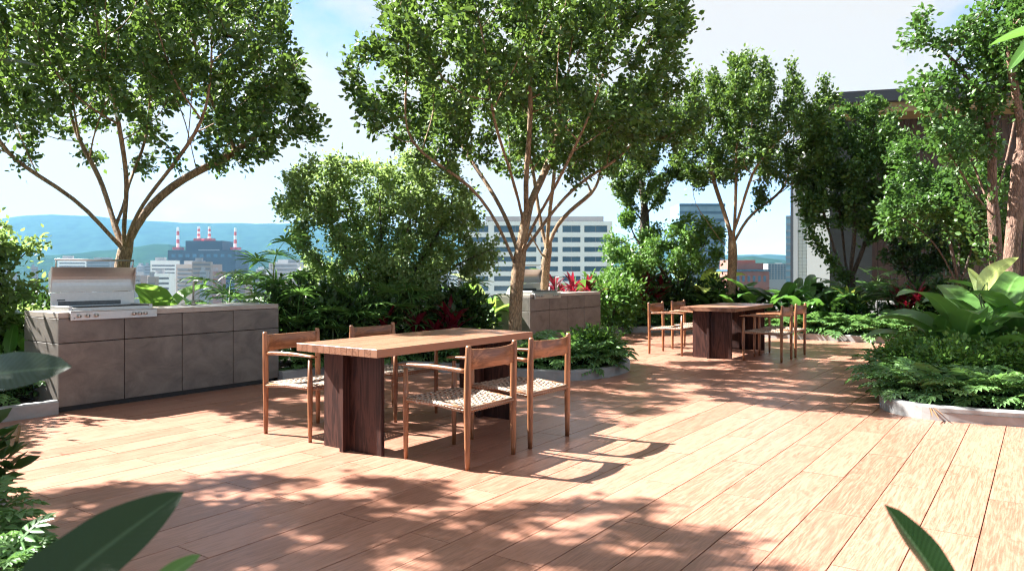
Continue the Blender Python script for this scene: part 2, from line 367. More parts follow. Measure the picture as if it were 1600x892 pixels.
# ------------------------------------------------------------------ dining tables and chairs
def make_table(loc, label):
    t = empty('dining_table', loc, 0, label, 'table', 'dining tables')
    # board top of glued staves: local x across (-.405..405), y along (0..1.84)
    n = 14; wd = .81 / n
    for i in range(n):
        x0 = -.405 + i * wd
        m = MB(); m.box(x0 + .0004, x0 + wd - .0004, 0, 1.84, .685, .74, bev=.0012); m.build('stave', M['top'], t)
    for y in (.15, 1.69):
        a = MB(); a.box(-.27, .31, y - .015, y + .015, 0, .684, bev=.002); lg = a.build('leg', M['legs'], t)
        r = MB(); r.box(-.03, .008, y - .085, y - .0152, 0, .684, bev=.002); r.box(-.03, .008, y + .0152, y + .085, 0, .684, bev=.002); r.build('rib', M['legs'], lg)
    return t
def make_chair():
    c = empty('armchair')
    W2, D2 = .255, .262                                   # leg centres; +y is the front
    for s in (-1, 1):
        m = MB(); m.tube([(s*W2, -D2, 0), (s*W2, -D2, .06), (s*W2, -D2, .40), (s*W2, -D2 - .004, .62), (s*W2, -D2 - .010, .772), (s*W2, -D2 - .0105, .785)], [.0155, .018, .023, .0225, .019, .015], 10)
        m.build('rear_leg', M['teak'], c, True)
        m = MB(); m.tube([(s*W2, D2, 0), (s*W2, D2, .08), (s*W2, D2, .40), (s*W2, D2, .607)], [.0135, .016, .021, .015], 10)
        m.build('front_leg', M['teak'], c, True)
        # arm: round at the back, flat paddle at the front
        m = MB(); k = 12; ys = np.linspace(-D2 + .01, D2 + .06, 14); 
        for i, y in enumerate(ys):
            u = i / 13; hw = .013 + .016 * max(0, (u - .55) / .45) ** 1.3; hh = .015 - .006 * max(0, (u - .5) / .5)
            if i == 13: hw *= .5; hh *= .6
            z = .622 + .012 * math.sin(u * 2.6)
            for j in range(k):
                a = 2 * math.pi * j / k; m.v.append((s*W2 + math.cos(a)*hw, y, z + math.sin(a)*hh))
        for i in range(13):
            for j in range(k): q = (j+1) % k; m.f.append((i*k+j, i*k+k+j, i*k+k+q, i*k+q))
        m.f.append(tuple(range(k))); m.f.append(tuple(13*k + j for j in range(k-1, -1, -1)))
        m.build('armrest', M['teak_y'], c, True)
        m = MB(); m.tube([(s*W2, -D2, .375), (s*W2, -D2*.5, .392), (s*W2, D2*.5, .398), (s*W2, D2, .398)], .0165, 10); m.build('side_rail', M['teak_y'], c, True)
    for y, z in ((-D2, .378), (D2, .392)):
        m = MB(); m.tube([(-W2, y, z), (0, y, z + .002), (W2, y, z)], .0165, 10); m.build('cross_rail', M['teak_y'], c, True)
    # bent back board
    m = MB(); nx = 14
    for i in range(nx + 1):
        u = -1 + 2*i/nx; bow = .050 * (1 - u*u)
        y = -D2 - .004 - bow; zt = .764 - .006 * (1-u*u); zb = .632 + .006 * (1-u*u)
        for (dy, z) in ((-.009, zb + .004), (-.009, zt - .004), (-.005, zt), (.005, zt), (.009, zt - .004), (.009, zb + .004), (.004, zb), (-.004, zb)):
            m.v.append((u*(W2 - .008), y + dy, z))
    for i in range(nx):
        for j in range(8): q = (j+1) % 8; m.f.append((i*8+j, i*8+8+j, i*8+8+q, i*8+q))
    m.f.append(tuple(range(8))); m.f.append(tuple(nx*8 + j for j in range(7, -1, -1)))
    m.build('back_board', M['teak_y'], c, True)
    # woven seat: wide cords over and under in a herringbone, wrapped round the rails
    m = MB(); n = 19; px_, py_ = (2*W2 - .03) / n, (2*D2 - .03) / n
    def sag(x, y): return .408 - .018 * (1 - (x/W2)**2) * (1 - (y/D2)**2) + .012 * (y / D2)
    def strip(line, hw, d):
        vs = []; fs = []
        for i, p in enumerate(line):
            for s_ in (-1, 1): vs.append((p[0] + d[0]*hw*s_, p[1] + d[1]*hw*s_, p[2]))
        for i in range(len(line) - 1): fs.append((2*i, 2*i+1, 2*i+3, 2*i+2))
        m.add(vs, fs)
    for a in range(n):
        x = -W2 + .015 + (a + .5) * px_
        line = []
        for q in range(n):
            y = -D2 + .015 + (q + .5) * py_
            over = ((q + a) % 4) < 2
            line.append((x, y, sag(x, y) + (.0028 if over else -.0028)))
        z0 = .378; z1 = .392
        line = [(x, -D2 - .004, z0 - .0185), (x, -D2 - .0185, z0), (x, -D2 - .006, z0 + .018), ] + line + [(x, D2 + .006, z1 + .018), (x, D2 + .0185, z1), (x, D2 + .004, z1 - .0185)]
        strip(line, px_ * .37, (1, 0))
        y = -D2 + .015 + (a + .5) * py_
        line = []
        for q in range(n):
            xx = -W2 + .015 + (q + .5) * px_
            over = ((q + a) % 4) >= 2
            line.append((xx, y, sag(xx, y) + (.0028 if over else -.0028)))
        zr = .375 + .023 * min(1, (y + D2) / (D2))
        line = [(-W2 - .004, y, zr - .0185), (-W2 - .0185, y, zr), (-W2 - .006, y, zr + .018)] + line + [(W2 + .006, y, zr + .018), (W2 + .0185, y, zr), (W2 + .004, y, zr - .0185)]
        strip(line, py_ * .37, (0, 1))
    tag(m.build('woven_seat', M['cord'], c), kind='stuff')
    return c
make_table((-3.975, 3.515, 0), 'long wooden dining table with dark cross legs in the foreground')
make_table((-3.955, 10.45, 0), 'wooden dining table with dark legs in the background near far planting')
ch0 = make_chair(); first = True
spots = [(-4.66, 3.91, -90, 'wooden armchair at front table nearest the left counter, its back to the counter'),
         (-4.67, 4.81, -90, 'wooden armchair mostly hidden behind the front table, only back board showing'),
         (-3.235, 3.965, 90, 'wooden armchair with woven seat on near side of front table, closest to viewer'),
         (-3.235, 4.68, 90, 'wooden armchair on near side of front table, beside the closest one to its right'),
         (-4.66, 10.85, -90, 'leftmost wooden armchair at the background table'),
         (-4.67, 11.75, -90, 'wooden armchair on far left side of background table, half hidden by the tabletop'),
         (-3.22, 10.87, 90, 'wooden armchair on right side of background table, nearer the viewer'),
         (-3.22, 11.60, 90, 'rightmost wooden armchair at the background table')]
for x, y, a, lab in spots:
    c = ch0 if first else copy_tree(ch0); first = False
    c.location = (x, y, 0); c.rotation_euler = (0, 0, R(a + random.uniform(-.8, .8))); tag(c, lab, 'chair', 'woven wooden armchairs')

# ------------------------------------------------------------------ outdoor kitchen counters, grills, taps
CL, CD, CH = 2.345, .68, .888
def make_counter(loc, label):
    k = empty('kitchen_counter', loc, 0, label, 'counter', 'outdoor kitchen counters')   # front plane x=0, runs along +y
    m = MB(); m.box(-CD + .02, -.022, .02, CL - .02, .05, .838); m.build('carcass', M['gap'], k)
    m = MB(); m.box(-CD + .05, -.05, .03, CL - .03, 0, .0495); m.build('plinth', M['black'], k)
    m = MB(); m.box(-CD, 0, 0, CL, .839, CH, bev=.003); m.build('worktop', M['ctop'], k)
    cw = CL / 4; g = .004
    for z0, z1 in ((.052, .610), (.618, .834)):
        for i in range(4):
            m = MB(); m.box(-.0215, 0, i*cw + (g if i else 0), (i+1)*cw - (g if i < 3 else 0), z0, z1, bev=.0015); m.build('panel', M['panel'], k)
        for y0, y1 in ((0, .0195), (CL - .0195, CL)):
            m = MB(); m.box(-CD, -.0245, y0, y1, z0, z1, bev=.0015); m.build('end_panel', M['panel'], k)
    return k
def make_grill(loc, label):
    g = empty('barbecue_grill', loc, 0, label, 'grill', 'built-in grills')               # origin: counter corner, y along the counter
    y0, y1 = .10, .88; z = CH + .001
    m = MB()                                                                              # firebox rim with open middle
    m.box(-.63, -.60, y0, y1, z, z + .168, bev=.004); m.box(-.60, -.03, y0, y0 + .035, z, z + .05, bev=.004); m.box(-.60, -.03, y1 - .035, y1, z, z + .05, bev=.004)
    m.box(-.095, -.03, y0 + .036, y1 - .036, z, z + .035, bev=.004); m.box(-.599, -.096, y0 + .036, y1 - .036, z, z + .004)
    m.build('firebox', M['steel'], g)
    m = MB(); m.box(-.598, -.592, y0 + .06, y1 - .14, z + .045, z + .085); m.box(-.5985, -.590, y0 + .05, y0 + .12, z + .092, z + .104); m.build('back_burner', M['darksteel'], g)
    for i in range(26):
        yy = y0 + .05 + i * (y1 - y0 - .10) / 25
        m = MB(); m.box(-.585, -.10, yy - .004, yy + .004, z + .028, z + .036); m.build('grate_bar', M['darksteel'], g)
    # raised hood: curved shell opened back, with cheeks
    m = MB(); prof = []
    for i in range(9):
        t = i / 8; prof.append((-.60 - .055 * math.sin(t * math.pi) * .9 + .05 * t * t, z + .172 + .235 * t))
    for s in (0, 1):
        for (x, zz) in prof: m.v.append((x - .012 * s, y0 - .005, zz)); m.v.append((x - .012 * s, y1 + .005, zz))
    q = len(prof) * 2
    for i in range(len(prof) - 1):
        a = 2*i; m.f.append((a, a+1, a+3, a+2)); m.f.append((q+a, q+a+2, q+a+3, q+a+1))
    m.f.append((q - 2, q - 1, 2*q - 1, 2*q - 2)); m.f.append((0, q, q + 1, 1))
    m.build('hood', M['steel'], g)
    for yy in (y0 - .006, y1 - .002):
        m = MB(); vs = [(-.66, z + .172), (-.60, z + .172), (-.555, z + .405), (-.575, z + .407), (-.67, z + .345)]
        m.v = [(x, yy, zz) for x, zz in vs] + [(x, yy + .008, zz) for x, zz in vs]
        m.f = [(0, 1, 2, 3, 4), (9, 8, 7, 6, 5)] + [(i, i + 5, (i+1) % 5 + 5, (i+1) % 5) for i in range(5)]
        m.build('hood_cheek', M['steel'], g)
    m = MB(); m.tube([(-.55, y0 + .02, z + .475), (-.55, y1 - .02, z + .475)], .009, 8); 
    h = m.build('handle', M['steel'], g, True)
    for yy in (y0 + .03, y1 - .03):
        m = MB(); m.tube([(-.56, yy, z + .400), (-.55, yy, z + .472)], .007, 8); m.build('handle_post', M['steel'], h, True)
    for o_ in list(g.children) + [x for c_ in g.children for x in c_.children]:
        if o_.data: 
            for v_ in o_.data.vertices: v_.co.x = -.03 + (v_.co.x + .03) * .60
    # control panel hanging over the worktop edge
    m = MB(); m.box(-.029, .030, y0 - .01, y1 + .01, z + .001, z + .012, bev=.003)
    m.box(.006, .031, y0 - .01, y1 + .01, z - .075, z, bev=.003); m.build('control_panel', M['steel'], g)
    for yy in (.16, .235, .31, .66, .715, .77):
        m = MB(); m.tube([(.032, yy, z - .035), (.048, yy, z - .035), (.060, yy, z - .035)], [.017, .016, .013], 10); kn = m.build('knob', M['steel'], g, True)
        m = MB(); m.box(.0605, .064, yy - .002, yy + .002, z - .046, z - .024); m.build('knob_mark', M['black'], kn)
    m = MB(); m.box(.0315, .0335, .115, .128, z - .058, z - .050); m.build('igniter', M['black'], g)
    return g
def make_tap(loc, label):
    g = empty('tap', loc, 0, label, 'tap', 'worktop taps')
    m = MB(); m.tube([(0, 0, 0), (0, 0, .012), (0, 0, .014), (0, 0, .05)], [.026, .026, .018, .018], 10); m.build('base', M['steel'], g, True)
    m = MB(); m.tube([(0, 0, .05), (0, 0, .25), (.005, 0, .262), (.02, 0, .265), (.14, 0, .265), (.15, 0, .25)], .0105, 8); m.build('spout', M['steel'], g, True)
    m = MB(); m.tube([(0, .018, .035), (0, .07, .05)], [.007, .005], 6); m.build('lever', M['steel'], g, True)
    return g
c1, c2 = (-7.12, 3.115, 0), (-6.73, 10.02, 0)
make_counter(c1, 'grey panelled outdoor kitchen counter at left with grill and tap'); make_counter(c2, 'grey panelled outdoor kitchen counter behind the centre tree')
make_grill(c1, 'open stainless steel barbecue grill on the left counter'); make_grill(c2, 'open stainless steel barbecue grill on the counter behind the tree trunk')
make_tap((-7.62, 4.72, CH + .001), 'thin steel tap on the left counter right of the grill'); make_tap((-7.23, 11.6, CH + .001), 'small steel tap on the far counter before the red plants')

# ------------------------------------------------------------------ trees
def arr(p): return np.array(p, dtype=float)
def colonise(nodes, parents, att, step=.16, infl=1.4, kill=.26, iters=90, bias=(0, 0, .12)):
    nodes = [arr(p) for p in nodes]; parents = list(parents)
    near = np.full(len(att), 1e9); who = np.zeros(len(att), int); alive = np.ones(len(att), bool)
    start = 0
    for it in range(iters):
        for i in range(start, len(nodes)):
            d = np.linalg.norm(att - nodes[i], axis=1); m = d < near; near[m] = d[m]; who[m] = i
        alive &= near > kill; start = len(nodes)
        act = alive & (near < infl if it > 4 else near < 1e8)
        if not act.any():
            if not alive.any(): break
            act = alive & (near < near[alive].min() + .3)
        idx = np.where(act)[0]; dirs = att[idx] - nodes_arr(nodes)[who[idx]]
        dirs /= np.linalg.norm(dirs, axis=1)[:, None] + 1e-9
        acc = {}
        for k, dv in zip(who[idx], dirs): acc[k] = acc.get(k, 0) + dv
        new = []
        for k, dv in acc.items():
            dv = dv / (np.linalg.norm(dv) + 1e-9) + arr(bias) + RNG.normal(0, .10, 3); dv /= np.linalg.norm(dv)
            p = nodes[k] + dv * step
            new.append((p, k))
        for p, k in new: nodes.append(p); parents.append(k)
        if len(nodes) > 6000: break
    return nodes_arr(nodes), np.array(parents)
def nodes_arr(n): return np.array(n)
def radii(nodes, parents, tip=.0045, pw=2.05, cap=None):
    n = len(nodes); acc = np.zeros(n); r = np.zeros(n)
    for i in range(n - 1, -1, -1):
        r[i] = max(acc[i], tip ** pw) ** (1 / pw)
        if parents[i] >= 0: acc[parents[i]] += r[i] ** pw
    if cap: r = r * (1 + (cap / r[0] - 1) * (r / r[0]) ** .9)
    return r
def tree_mesh(nodes, parents, r, minr=0):
    n = len(nodes); kids = [[] for _ in range(n)]
    for i in range(n):
        if parents[i] >= 0: kids[parents[i]].append(i)
    b = MB(); starts = [(i, None) for i in range(n) if parents[i] < 0]
    while starts:
        i, par = starts.pop()
        chain = [] if par is None else [par]; rs = [] if par is None else [min(r[par], r[i] * 1.25)]
        while True:
            chain.append(i); rs.append(r[i])
            ks = sorted(kids[i], key=lambda k: -r[k])
            if not ks: break
            for k in ks[1:]: starts.append((k, i))
            i = ks[0]
        if len(chain) > 1:
            mr = max(rs); b.tube([nodes[c] for c in chain], rs, 10 if mr > .07 else 7 if mr > .03 else 5 if mr > .012 else 3, cap=False)
    return b
LEAF6 = np.array([(0, 0, 0), (-.5, .33, .10), (-.42, .68, .07), (0, 1, -.06), (.42, .68, .07), (.5, .33, .10)])
def foliage(name, P, Dr, Nr, ln, wd, material, parent, shape=LEAF6):
    n = len(P); Dr = Dr / (np.linalg.norm(Dr, axis=1)[:, None] + 1e-9)
    Sd = np.cross(Dr, Nr); Sd /= np.linalg.norm(Sd, axis=1)[:, None] + 1e-9; Nn = np.cross(Sd, Dr)
    k = len(shape)
    v = P[:, None, :] + shape[None, :, 0:1] * (Sd * wd[:, None])[:, None, :] + shape[None, :, 1:2] * (Dr * ln[:, None])[:, None, :] + shape[None, :, 2:3] * (Nn * wd[:, None])[:, None, :]
    v = v.reshape(-1, 3).astype(np.float32)
    f = np.array([(0, 1, 2, 3), (0, 3, 4, 5)])[None] + (np.arange(n) * k)[:, None, None]
    f = f.reshape(-1).astype(np.int32)
    me = bpy.data.meshes.new(name); me.vertices.add(len(v)); me.vertices.foreach_set('co', v.ravel())
    me.loops.add(len(f)); me.loops.foreach_set('vertex_index', f)
    me.polygons.add(n * 2); me.polygons.foreach_set('loop_start', np.arange(0, len(f), 4, dtype=np.int32))
    me.update(calc_edges=True); me.materials.append(material)
    o = link(name, me, parent); tag(o, kind='stuff'); return o
def leaves_on(nodes, parents, r, count, size, thresh, center, spread=.11, up=.55):
    ok = np.where(r <= thresh)[0]
    pick = RNG.choice(ok, count)
    par = np.where(parents[pick] >= 0, parents[pick], pick)
    t = RNG.random(count)[:, None]
    P = nodes[pick] * t + nodes[par] * (1 - t)
    axis = nodes[pick] - nodes[par]; axis /= np.linalg.norm(axis, axis=1)[:, None] + 1e-9
    P = P + RNG.normal(0, spread * .45, (count, 3))
    out = P - center; out /= np.linalg.norm(out, axis=1)[:, None] + 1e-9
    D = axis * .6 + out * .35 + RNG.normal(0, .65, (count, 3)) + arr((0, 0, -.15))
    Nr = arr((0, 0, 1)) * up + RNG.normal(0, .55, (count, 3)) + out * .25
    ln = size * RNG.uniform(.65, 1.3, count); wd = ln * RNG.uniform(.48, .68, count)
    return P, D, Nr, ln, wd
def crown_points(ells, n, seed, holes=.0, hs=1.1, cond=None):
    out = []; tot = sum(e[1][0]*e[1][1]*e[1][2] for e in ells)
    for c, rd in ells:
        m = 0; want = int(n * rd[0]*rd[1]*rd[2] / tot)
        for _ in range(want * 30):
            if m >= want: break
            p = RNG.normal(0, 1, 3); p = p / np.linalg.norm(p) * RNG.random() ** (1/2.4)
            q = arr(c) + p * arr(rd)
            if noise.noise(Vector(q * hs) + Vector((seed, seed * 2, 0))) < holes - .25: continue
            if cond is not None and not cond(q, p): continue
            out.append(q); m += 1
    return np.array(out)
def limbs_to_nodes(lines, step=.16):
    """lines: list of polylines (Vectors); the first is the trunk, others start where nearest node is"""
    nodes = []; par = []
    for li, ln in enumerate(lines):
        pts = [Vector(p) for p in ln]
        if li == 0: nodes.append(arr(pts[0])); par.append(-1); cur = 0
        else:
            A = np.array(nodes); cur = int(np.argmin(np.linalg.norm(A - arr(pts[0]), axis=1)))
        for a, b_ in zip(pts[:-1], pts[1:]):
            k = max(1, int((b_ - a).length / step))
            for i in range(1, k + 1):
                p = a.lerp(b_, i / k); p = arr(p) + RNG.normal(0, .012, 3)
                nodes.append(p); par.append(cur); cur = len(nodes) - 1
    return nodes, par
def make_tree(name, label, lines, ells, natt, nleaf, lsize, bark, leafm, trunk_r, cat='tree', seed=1, holes=0, cond=None, step=.16, kill=.24, infl=1.3, thresh=.011, spread=.15, up=.55, tip=.0034, bias=(0, 0, .12), group=None):
    base = Vector(lines[0][0])
    lines = [[Vector(p) - base for p in ln] for ln in lines]
    ells = [(arr(c) - arr(base), rd) for c, rd in ells]
    root = empty(name, base, 0, label, cat, group)
    att = crown_points(ells, natt, seed, holes, cond=cond)
    nd, pr_ = limbs_to_nodes(lines, step)
    nodes, par = colonise(nd, pr_, att, step, infl, kill, bias=bias)
    r = radii(nodes, par, tip, cap=trunk_r)
    kid = {}
    for i in range(len(nodes)):
        q = par[i]
        if q >= 0 and (q not in kid or r[i] > r[kid[q]]): kid[q] = i
    for _ in range(4):
        nn_ = nodes.copy()
        for q, c_ in kid.items():
            if par[q] >= 0: nn_[q] = nodes[q] * .4 + nodes[c_] * .3 + nodes[par[q]] * .3
        nodes = nn_
    flare = np.clip(1 - nodes[:, 2] / .35, 0, 1)
    r = r * (1 + .35 * flare ** 2 * (r > trunk_r * .7))
    tree_mesh(nodes, par, r).build('trunk', bark, root, True)
    cen = np.mean([c for c, _ in ells], axis=0)
    ok_thr = np.quantile(r, .62) * 1.01
    P, D, Nr, ln, wd = leaves_on(nodes, par, r, nleaf, lsize, ok_thr, cen, spread, up)
    keep = P[:, 2] > .1
    foliage('crown', P[keep], D[keep], Nr[keep], ln[keep], wd[keep], leafm, root)
    return root
def ell(px, py, d, hw, hh, dep):                        # crown ellipsoid from photo centre, half sizes in pixels, depth radius in metres
    return (V(px, py, d), (hw * d / FPX, dep, hh * d / FPX))
UMB = lambda lo, rr: (lambda q, p: not (p[2] < lo and math.hypot(p[0], p[1]) < rr))
d = 9.4
make_tree('tree', 'spreading broad-crowned tree rising behind the left grill', [
    [G(187, d), V(187, 450, d), V(189, 390, d)],
    [V(188, 395, d), V(160, 350, d-.1), V(120, 310, d-.3), V(60, 272, d-.5), V(0, 245, d-.6)],
    [V(188, 385, d), V(172, 320, d+.3), V(150, 265, d+.6), V(115, 205, d+.8)],
    [V(190, 390, d), V(196, 330, d-.3), V(200, 270, d-.5), V(185, 190, d-.7)],
    [V(192, 390, d), V(232, 320, d+.2), V(285, 275, d+.5), V(350, 250, d+.8), V(410, 215, d+.9)],
    [V(192, 385, d), V(215, 330, d-.4), V(265, 265, d-.8), V(320, 190, d-1.1)],
    [V(190, 350, d+.2), V(200, 290, d+.8), V(230, 220, d+1.2)]],
    [ell(205, 90, d, 298, 225, 2.1), ell(400, 190, d, 105, 85, 1.1), ell(20, 180, d, 90, 80, 1.1)], 1900, 45000, .076, M['bark_warm'], M['lf_tree'], .088, seed=11, cond=UMB(-.25, .62), holes=-.02)
d = 9.9
make_tree('tree', 'large centre tree with reddish forked trunk standing in the curved planter', [
    [G(804, d), V(806, 470, d), V(811, 405, d)],
    [V(808, 415, d), V(790, 375, d-.1), V(772, 330, d-.2), V(735, 285, d-.3), V(680, 255, d-.5), V(630, 225, d-.6)],
    [V(811, 395, d), V(800, 355, d+.2), V(772, 305, d+.5), V(735, 250, d+.8), V(700, 190, d+1.1)],
    [V(811, 400, d), V(820, 350, d), V(822, 290, d-.2), V(828, 220, d-.3), V(830, 130, d-.3)],
    [V(812, 400, d), V(842, 360, d+.1), V(882, 305, d+.2), V(930, 268, d+.4), V(985, 240, d+.6)],
    [V(813, 395, d), V(835, 350, d-.3), V(870, 290, d-.8), V(900, 220, d-1.2)],
    [V(820, 345, d), V(800, 280, d-.6), V(775, 200, d-1.2)],
    [V(822, 330, d), V(850, 270, d+.7), V(880, 190, d+1.3)]],
    [ell(815, 95, d, 282, 205, 2.2), ell(970, 190, d, 130, 95, 1.1), ell(650, 180, d, 100, 75, 1.1)], 2300, 52000, .074, M['bark_warm'], M['lf_tree'], .090, seed=23, cond=UMB(-.35, .55), holes=.02)
d = 13.6
make_tree('tree', 'slim pale-barked tree behind the far counter, seen past the centre trunk', [
    [G(851, d), V(851, 440, d), V(853, 390, d)],
    [V(851, 405, d), V(836, 385, d), V(825, 360, d-.2), V(815, 320, d-.2)],
    [V(852, 395, d), V(845, 340, d+.2), V(835, 290, d+.3)],
    [V(853, 390, d), V(868, 350, d), V(900, 320, d+.2), V(940, 295, d+.4)],
    [V(853, 390, d), V(858, 330, d-.4), V(868, 280, d-.6)]],
    [ell(870, 210, d, 120, 100, 1.4)], 450, 12000, .075, M['bark_warm'], M['lf_tree'], .085, seed=31, cond=UMB(-.4, .6))
d = 15.6
make_tree('tree', 'round-crowned tree behind the background dining table', [
    [G(1141, d), V(1142, 440, d), V(1147, 380, d)],
    [V(1143, 400, d), V(1125, 385, d), V(1112, 350, d-.2), V(1080, 320, d-.3)],
    [V(1147, 385, d), V(1135, 345, d+.2), V(1120, 300, d+.3), V(1105, 250, d+.5)],
    [V(1147, 375, d), V(1150, 320, d-.2), V(1150, 250, d-.3)],
    [V(1149, 375, d), V(1165, 340, d+.1), V(1195, 320, d+.3), V(1225, 300, d+.4)],
    [V(1149, 370, d), V(1158, 320, d-.4), V(1180, 260, d-.6)]],
    [ell(1174, 205, d, 134, 124, 1.7), ell(1235, 270, d, 60, 55, .9), ell(1110, 240, d, 60, 60, .9)], 1400, 36000, .073, M['bark_warm'], M['lf_tree'], .092, seed=41, cond=UMB(-.5, .6), holes=0)
d = 15.2
make_tree('tree', 'dark many-stemmed tree in front of the flat-roofed pavilion', [
    [G(1325, d), V(1325, 440, d)],
    [V(1325, 445, d), V(1305, 400, d), V(1290, 340, d), V(1275, 290, d)],
    [V(1325, 445, d), V(1318, 380, d+.2), V(1308, 300, d+.3)],
    [V(1325, 445, d), V(1335, 380, d-.2), V(1338, 280, d-.3)],
    [V(1325, 445, d), V(1350, 390, d), V(1368, 320, d+.2), V(1385, 270, d+.3)],
    [V(1325, 440, d), V(1300, 410, d-.3), V(1270, 370, d-.4), V(1255, 345, d-.5)]],
    [ell(1340, 240, d, 92, 92, 1.2), ell(1300, 310, d, 62, 50, .9), ell(1370, 330, d, 60, 50, .9)], 800, 25000, .08, M['bark_dark'], M['lf_mid'], .10, seed=43, holes=.0)
d = 9.6
make_tree('tree', 'tall forked reddish tree at right, branching low over the corner planter', [
    [G(1557, d), V(1557, 430, d), V(1555, 360, d), V(1548, 300, d)],
    [V(1556, 400, d), V(1530, 365, d-.1), V(1512, 330, d-.2), V(1500, 300, d-.2)],
    [V(1553, 345, d), V(1535, 290, d+.2), V(1515, 240, d+.3), V(1495, 195, d+.4), V(1470, 150, d+.5)],
    [V(1550, 310, d), V(1552, 260, d), V(1555, 200, d-.2), V(1550, 120, d-.3)],
    [V(1551, 320, d), V(1570, 260, d+.3), V(1585, 200, d+.5), V(1595, 130, d+.6)],
    [V(1553, 340, d), V(1520, 300, d-.4), V(1490, 250, d-.7), V(1450, 190, d-.9)],
    [V(1552, 200, d-.2), V(1520, 130, d), V(1480, 80, d+.1), V(1430, 50, d+.1)]],
    [ell(1540, 95, d, 95, 115, 1.1), ell(1452, 52, d, 68, 46, .7), ell(1450, 140, d, 58, 26, .6), ell(1505, 215, d, 55, 38, .7)], 900, 7500, .074, M['bark_red'], M['lf_right'], .075, seed=47, holes=.24, infl=1.1)
d = 8.9
make_tree('tree', 'leaning reddish trunk at the extreme right edge with high leaves', [
    [G(1580, d), V(1580, 430, d), V(1587, 340, d), V(1594, 240, d), V(1597, 140, d)],
    [V(1594, 240, d), V(1610, 170, d+.2), V(1640, 90, d+.3)],
    [V(1596, 180, d), V(1580, 110, d-.2), V(1570, 40, d-.3)]],
    [ell(1615, 50, d, 90, 90, 1.0)], 260, 6000, .07, M['bark_red'], M['lf_right'], .088, seed=53, holes=.1)
d = 12.6
make_tree('leafy_shrub', 'tall pale green shrub with drooping leafy sprays under the pavilion eave', [
    [G(1500, d), V(1500, 440, d)],
    [V(1500, 450, d), V(1470, 390, d), V(1430, 350, d-.2), V(1390, 330, d-.3)],
    [V(1500, 450, d), V(1480, 350, d), V(1450, 280, d)],
    [V(1500, 450, d), V(1500, 340, d+.3), V(1490, 240, d+.3)],
    [V(1500, 450, d), V(1530, 350, d), V(1550, 280, d)]],
    [ell(1480, 285, d, 100, 105, 1.1), ell(1425, 360, d, 72, 20, .6), ell(1450, 398, d, 60, 16, .5), ell(1530, 350, d, 70, 70, .8)], 900, 15000, .074, M['bark_dark'], M['lf_right'], .05, cat='shrub', seed=59, holes=.22, bias=(0, 0, -.05), up=1.1)
d = 14.9  # extra dark shrub, added to darken the area before the pavilion
make_tree('leafy_shrub', 'dark shrub added to deepen the shade between the dark tree and the pale drooping shrub', [
    [G(1428, d), V(1428, 455, d)],
    [V(1428, 455, d), V(1400, 390, d), V(1385, 340, d)], [V(1428, 455, d), V(1430, 380, d), V(1430, 300, d)], [V(1428, 455, d), V(1460, 400, d), V(1475, 360, d)]],
    [ell(1425, 345, d, 58, 85, .9), ell(1480, 400, d, 45, 40, .7)], 450, 11000, .08, M['bark_dark'], M['lf_dark'], .05, cat='shrub', seed=83, holes=0)
d = 17.0
make_tree('tree', 'dark-trunked tree between the centre tree and the round-crowned tree', [
    [G(1005, d), V(1006, 430, d), V(1007, 350, d), V(1008, 300, d)],
    [V(1007, 350, d), V(985, 320, d), V(955, 295, d)],
    [V(1007, 340, d), V(1030, 310, d), V(1050, 285, d)],
    [V(1008, 320, d), V(1000, 280, d+.3), V(990, 245, d+.4)]],
    [ell(1005, 270, d, 78, 55, 1.3), ell(1010, 180, d, 70, 60, 1.2)], 600, 18000, .075, M['bark_dark'], M['lf_tree'], .11, seed=61, holes=.05)
# the tree outside the frame on the left whose crown shades the near deck
d = 5.5
make_tree('tree', 'tree standing left of the view whose crown shades the near boards', [
    [Vector((-7.75, .55, .08)), Vector((-7.72, .6, 1.2)), Vector((-7.65, .65, 2.2))],
    [Vector((-7.65, .65, 2.1)), Vector((-7.0, .9, 3.0)), Vector((-6.2, 1.2, 3.7))],
    [Vector((-7.65, .65, 2.1)), Vector((-7.3, 1.2, 3.0)), Vector((-6.9, 1.8, 4.0))],
    [Vector((-7.65, .65, 2.1)), Vector((-7.4, .2, 3.2)), Vector((-7.0, -.4, 4.0))],
    [Vector((-7.65, .65, 2.1)), Vector((-8.3, .6, 3.2)), Vector((-8.8, .7, 4.0))]],
    [((-6.9, .55, 4.35), (1.85, 1.75, .95)), ((-6.15, 1.85, 4.4), (.85, .8, .7)), ((-5.6, -.6, 4.3), (1.5, 1.5, .8))], 1200, 31000, .085, M['bark_warm'], M['lf_tree'], .10, seed=67, holes=.02)

# big shrubs
d = 11.0
make_tree('leafy_shrub', 'large airy pale green shrub filling the gap right of the left counter', [
    [G(600, d), V(600, 500, d)],
    [V(600, 510, d), V(560, 420, d), V(520, 350, d-.2), V(480, 310, d-.3), V(440, 320, d-.4)],
    [V(600, 510, d), V(570, 400, d+.3), V(540, 300, d+.4), V(525, 250, d+.4)],
    [V(600, 510, d), V(595, 380, d), V(590, 270, d)],
    [V(600, 510, d), V(630, 400, d-.3), V(650, 300, d-.5)],
    [V(600, 510, d), V(655, 410, d), V(700, 340, d), V(720, 300, d)],
    [V(600, 510, d), V(670, 440, d-.2), V(735, 400, d-.3), V(770, 390, d-.3)],
    [V(600, 510, d), V(540, 440, d-.2), V(490, 400, d-.4), V(455, 380, d-.5)]],
    [ell(540, 320, d, 105, 85, 1.0), ell(660, 330, d, 98, 105, 1.0), ell(600, 420, d, 160, 75, .9), ell(735, 400, d, 48, 45, .6), ell(465, 325, d, 40, 30, .5)], 1700, 42000, .060, M['bark_dark'], M['lf_light'], .05, cat='shrub', seed=71, holes=.04, infl=.9, kill=.2, up=.8)
d = 7.7
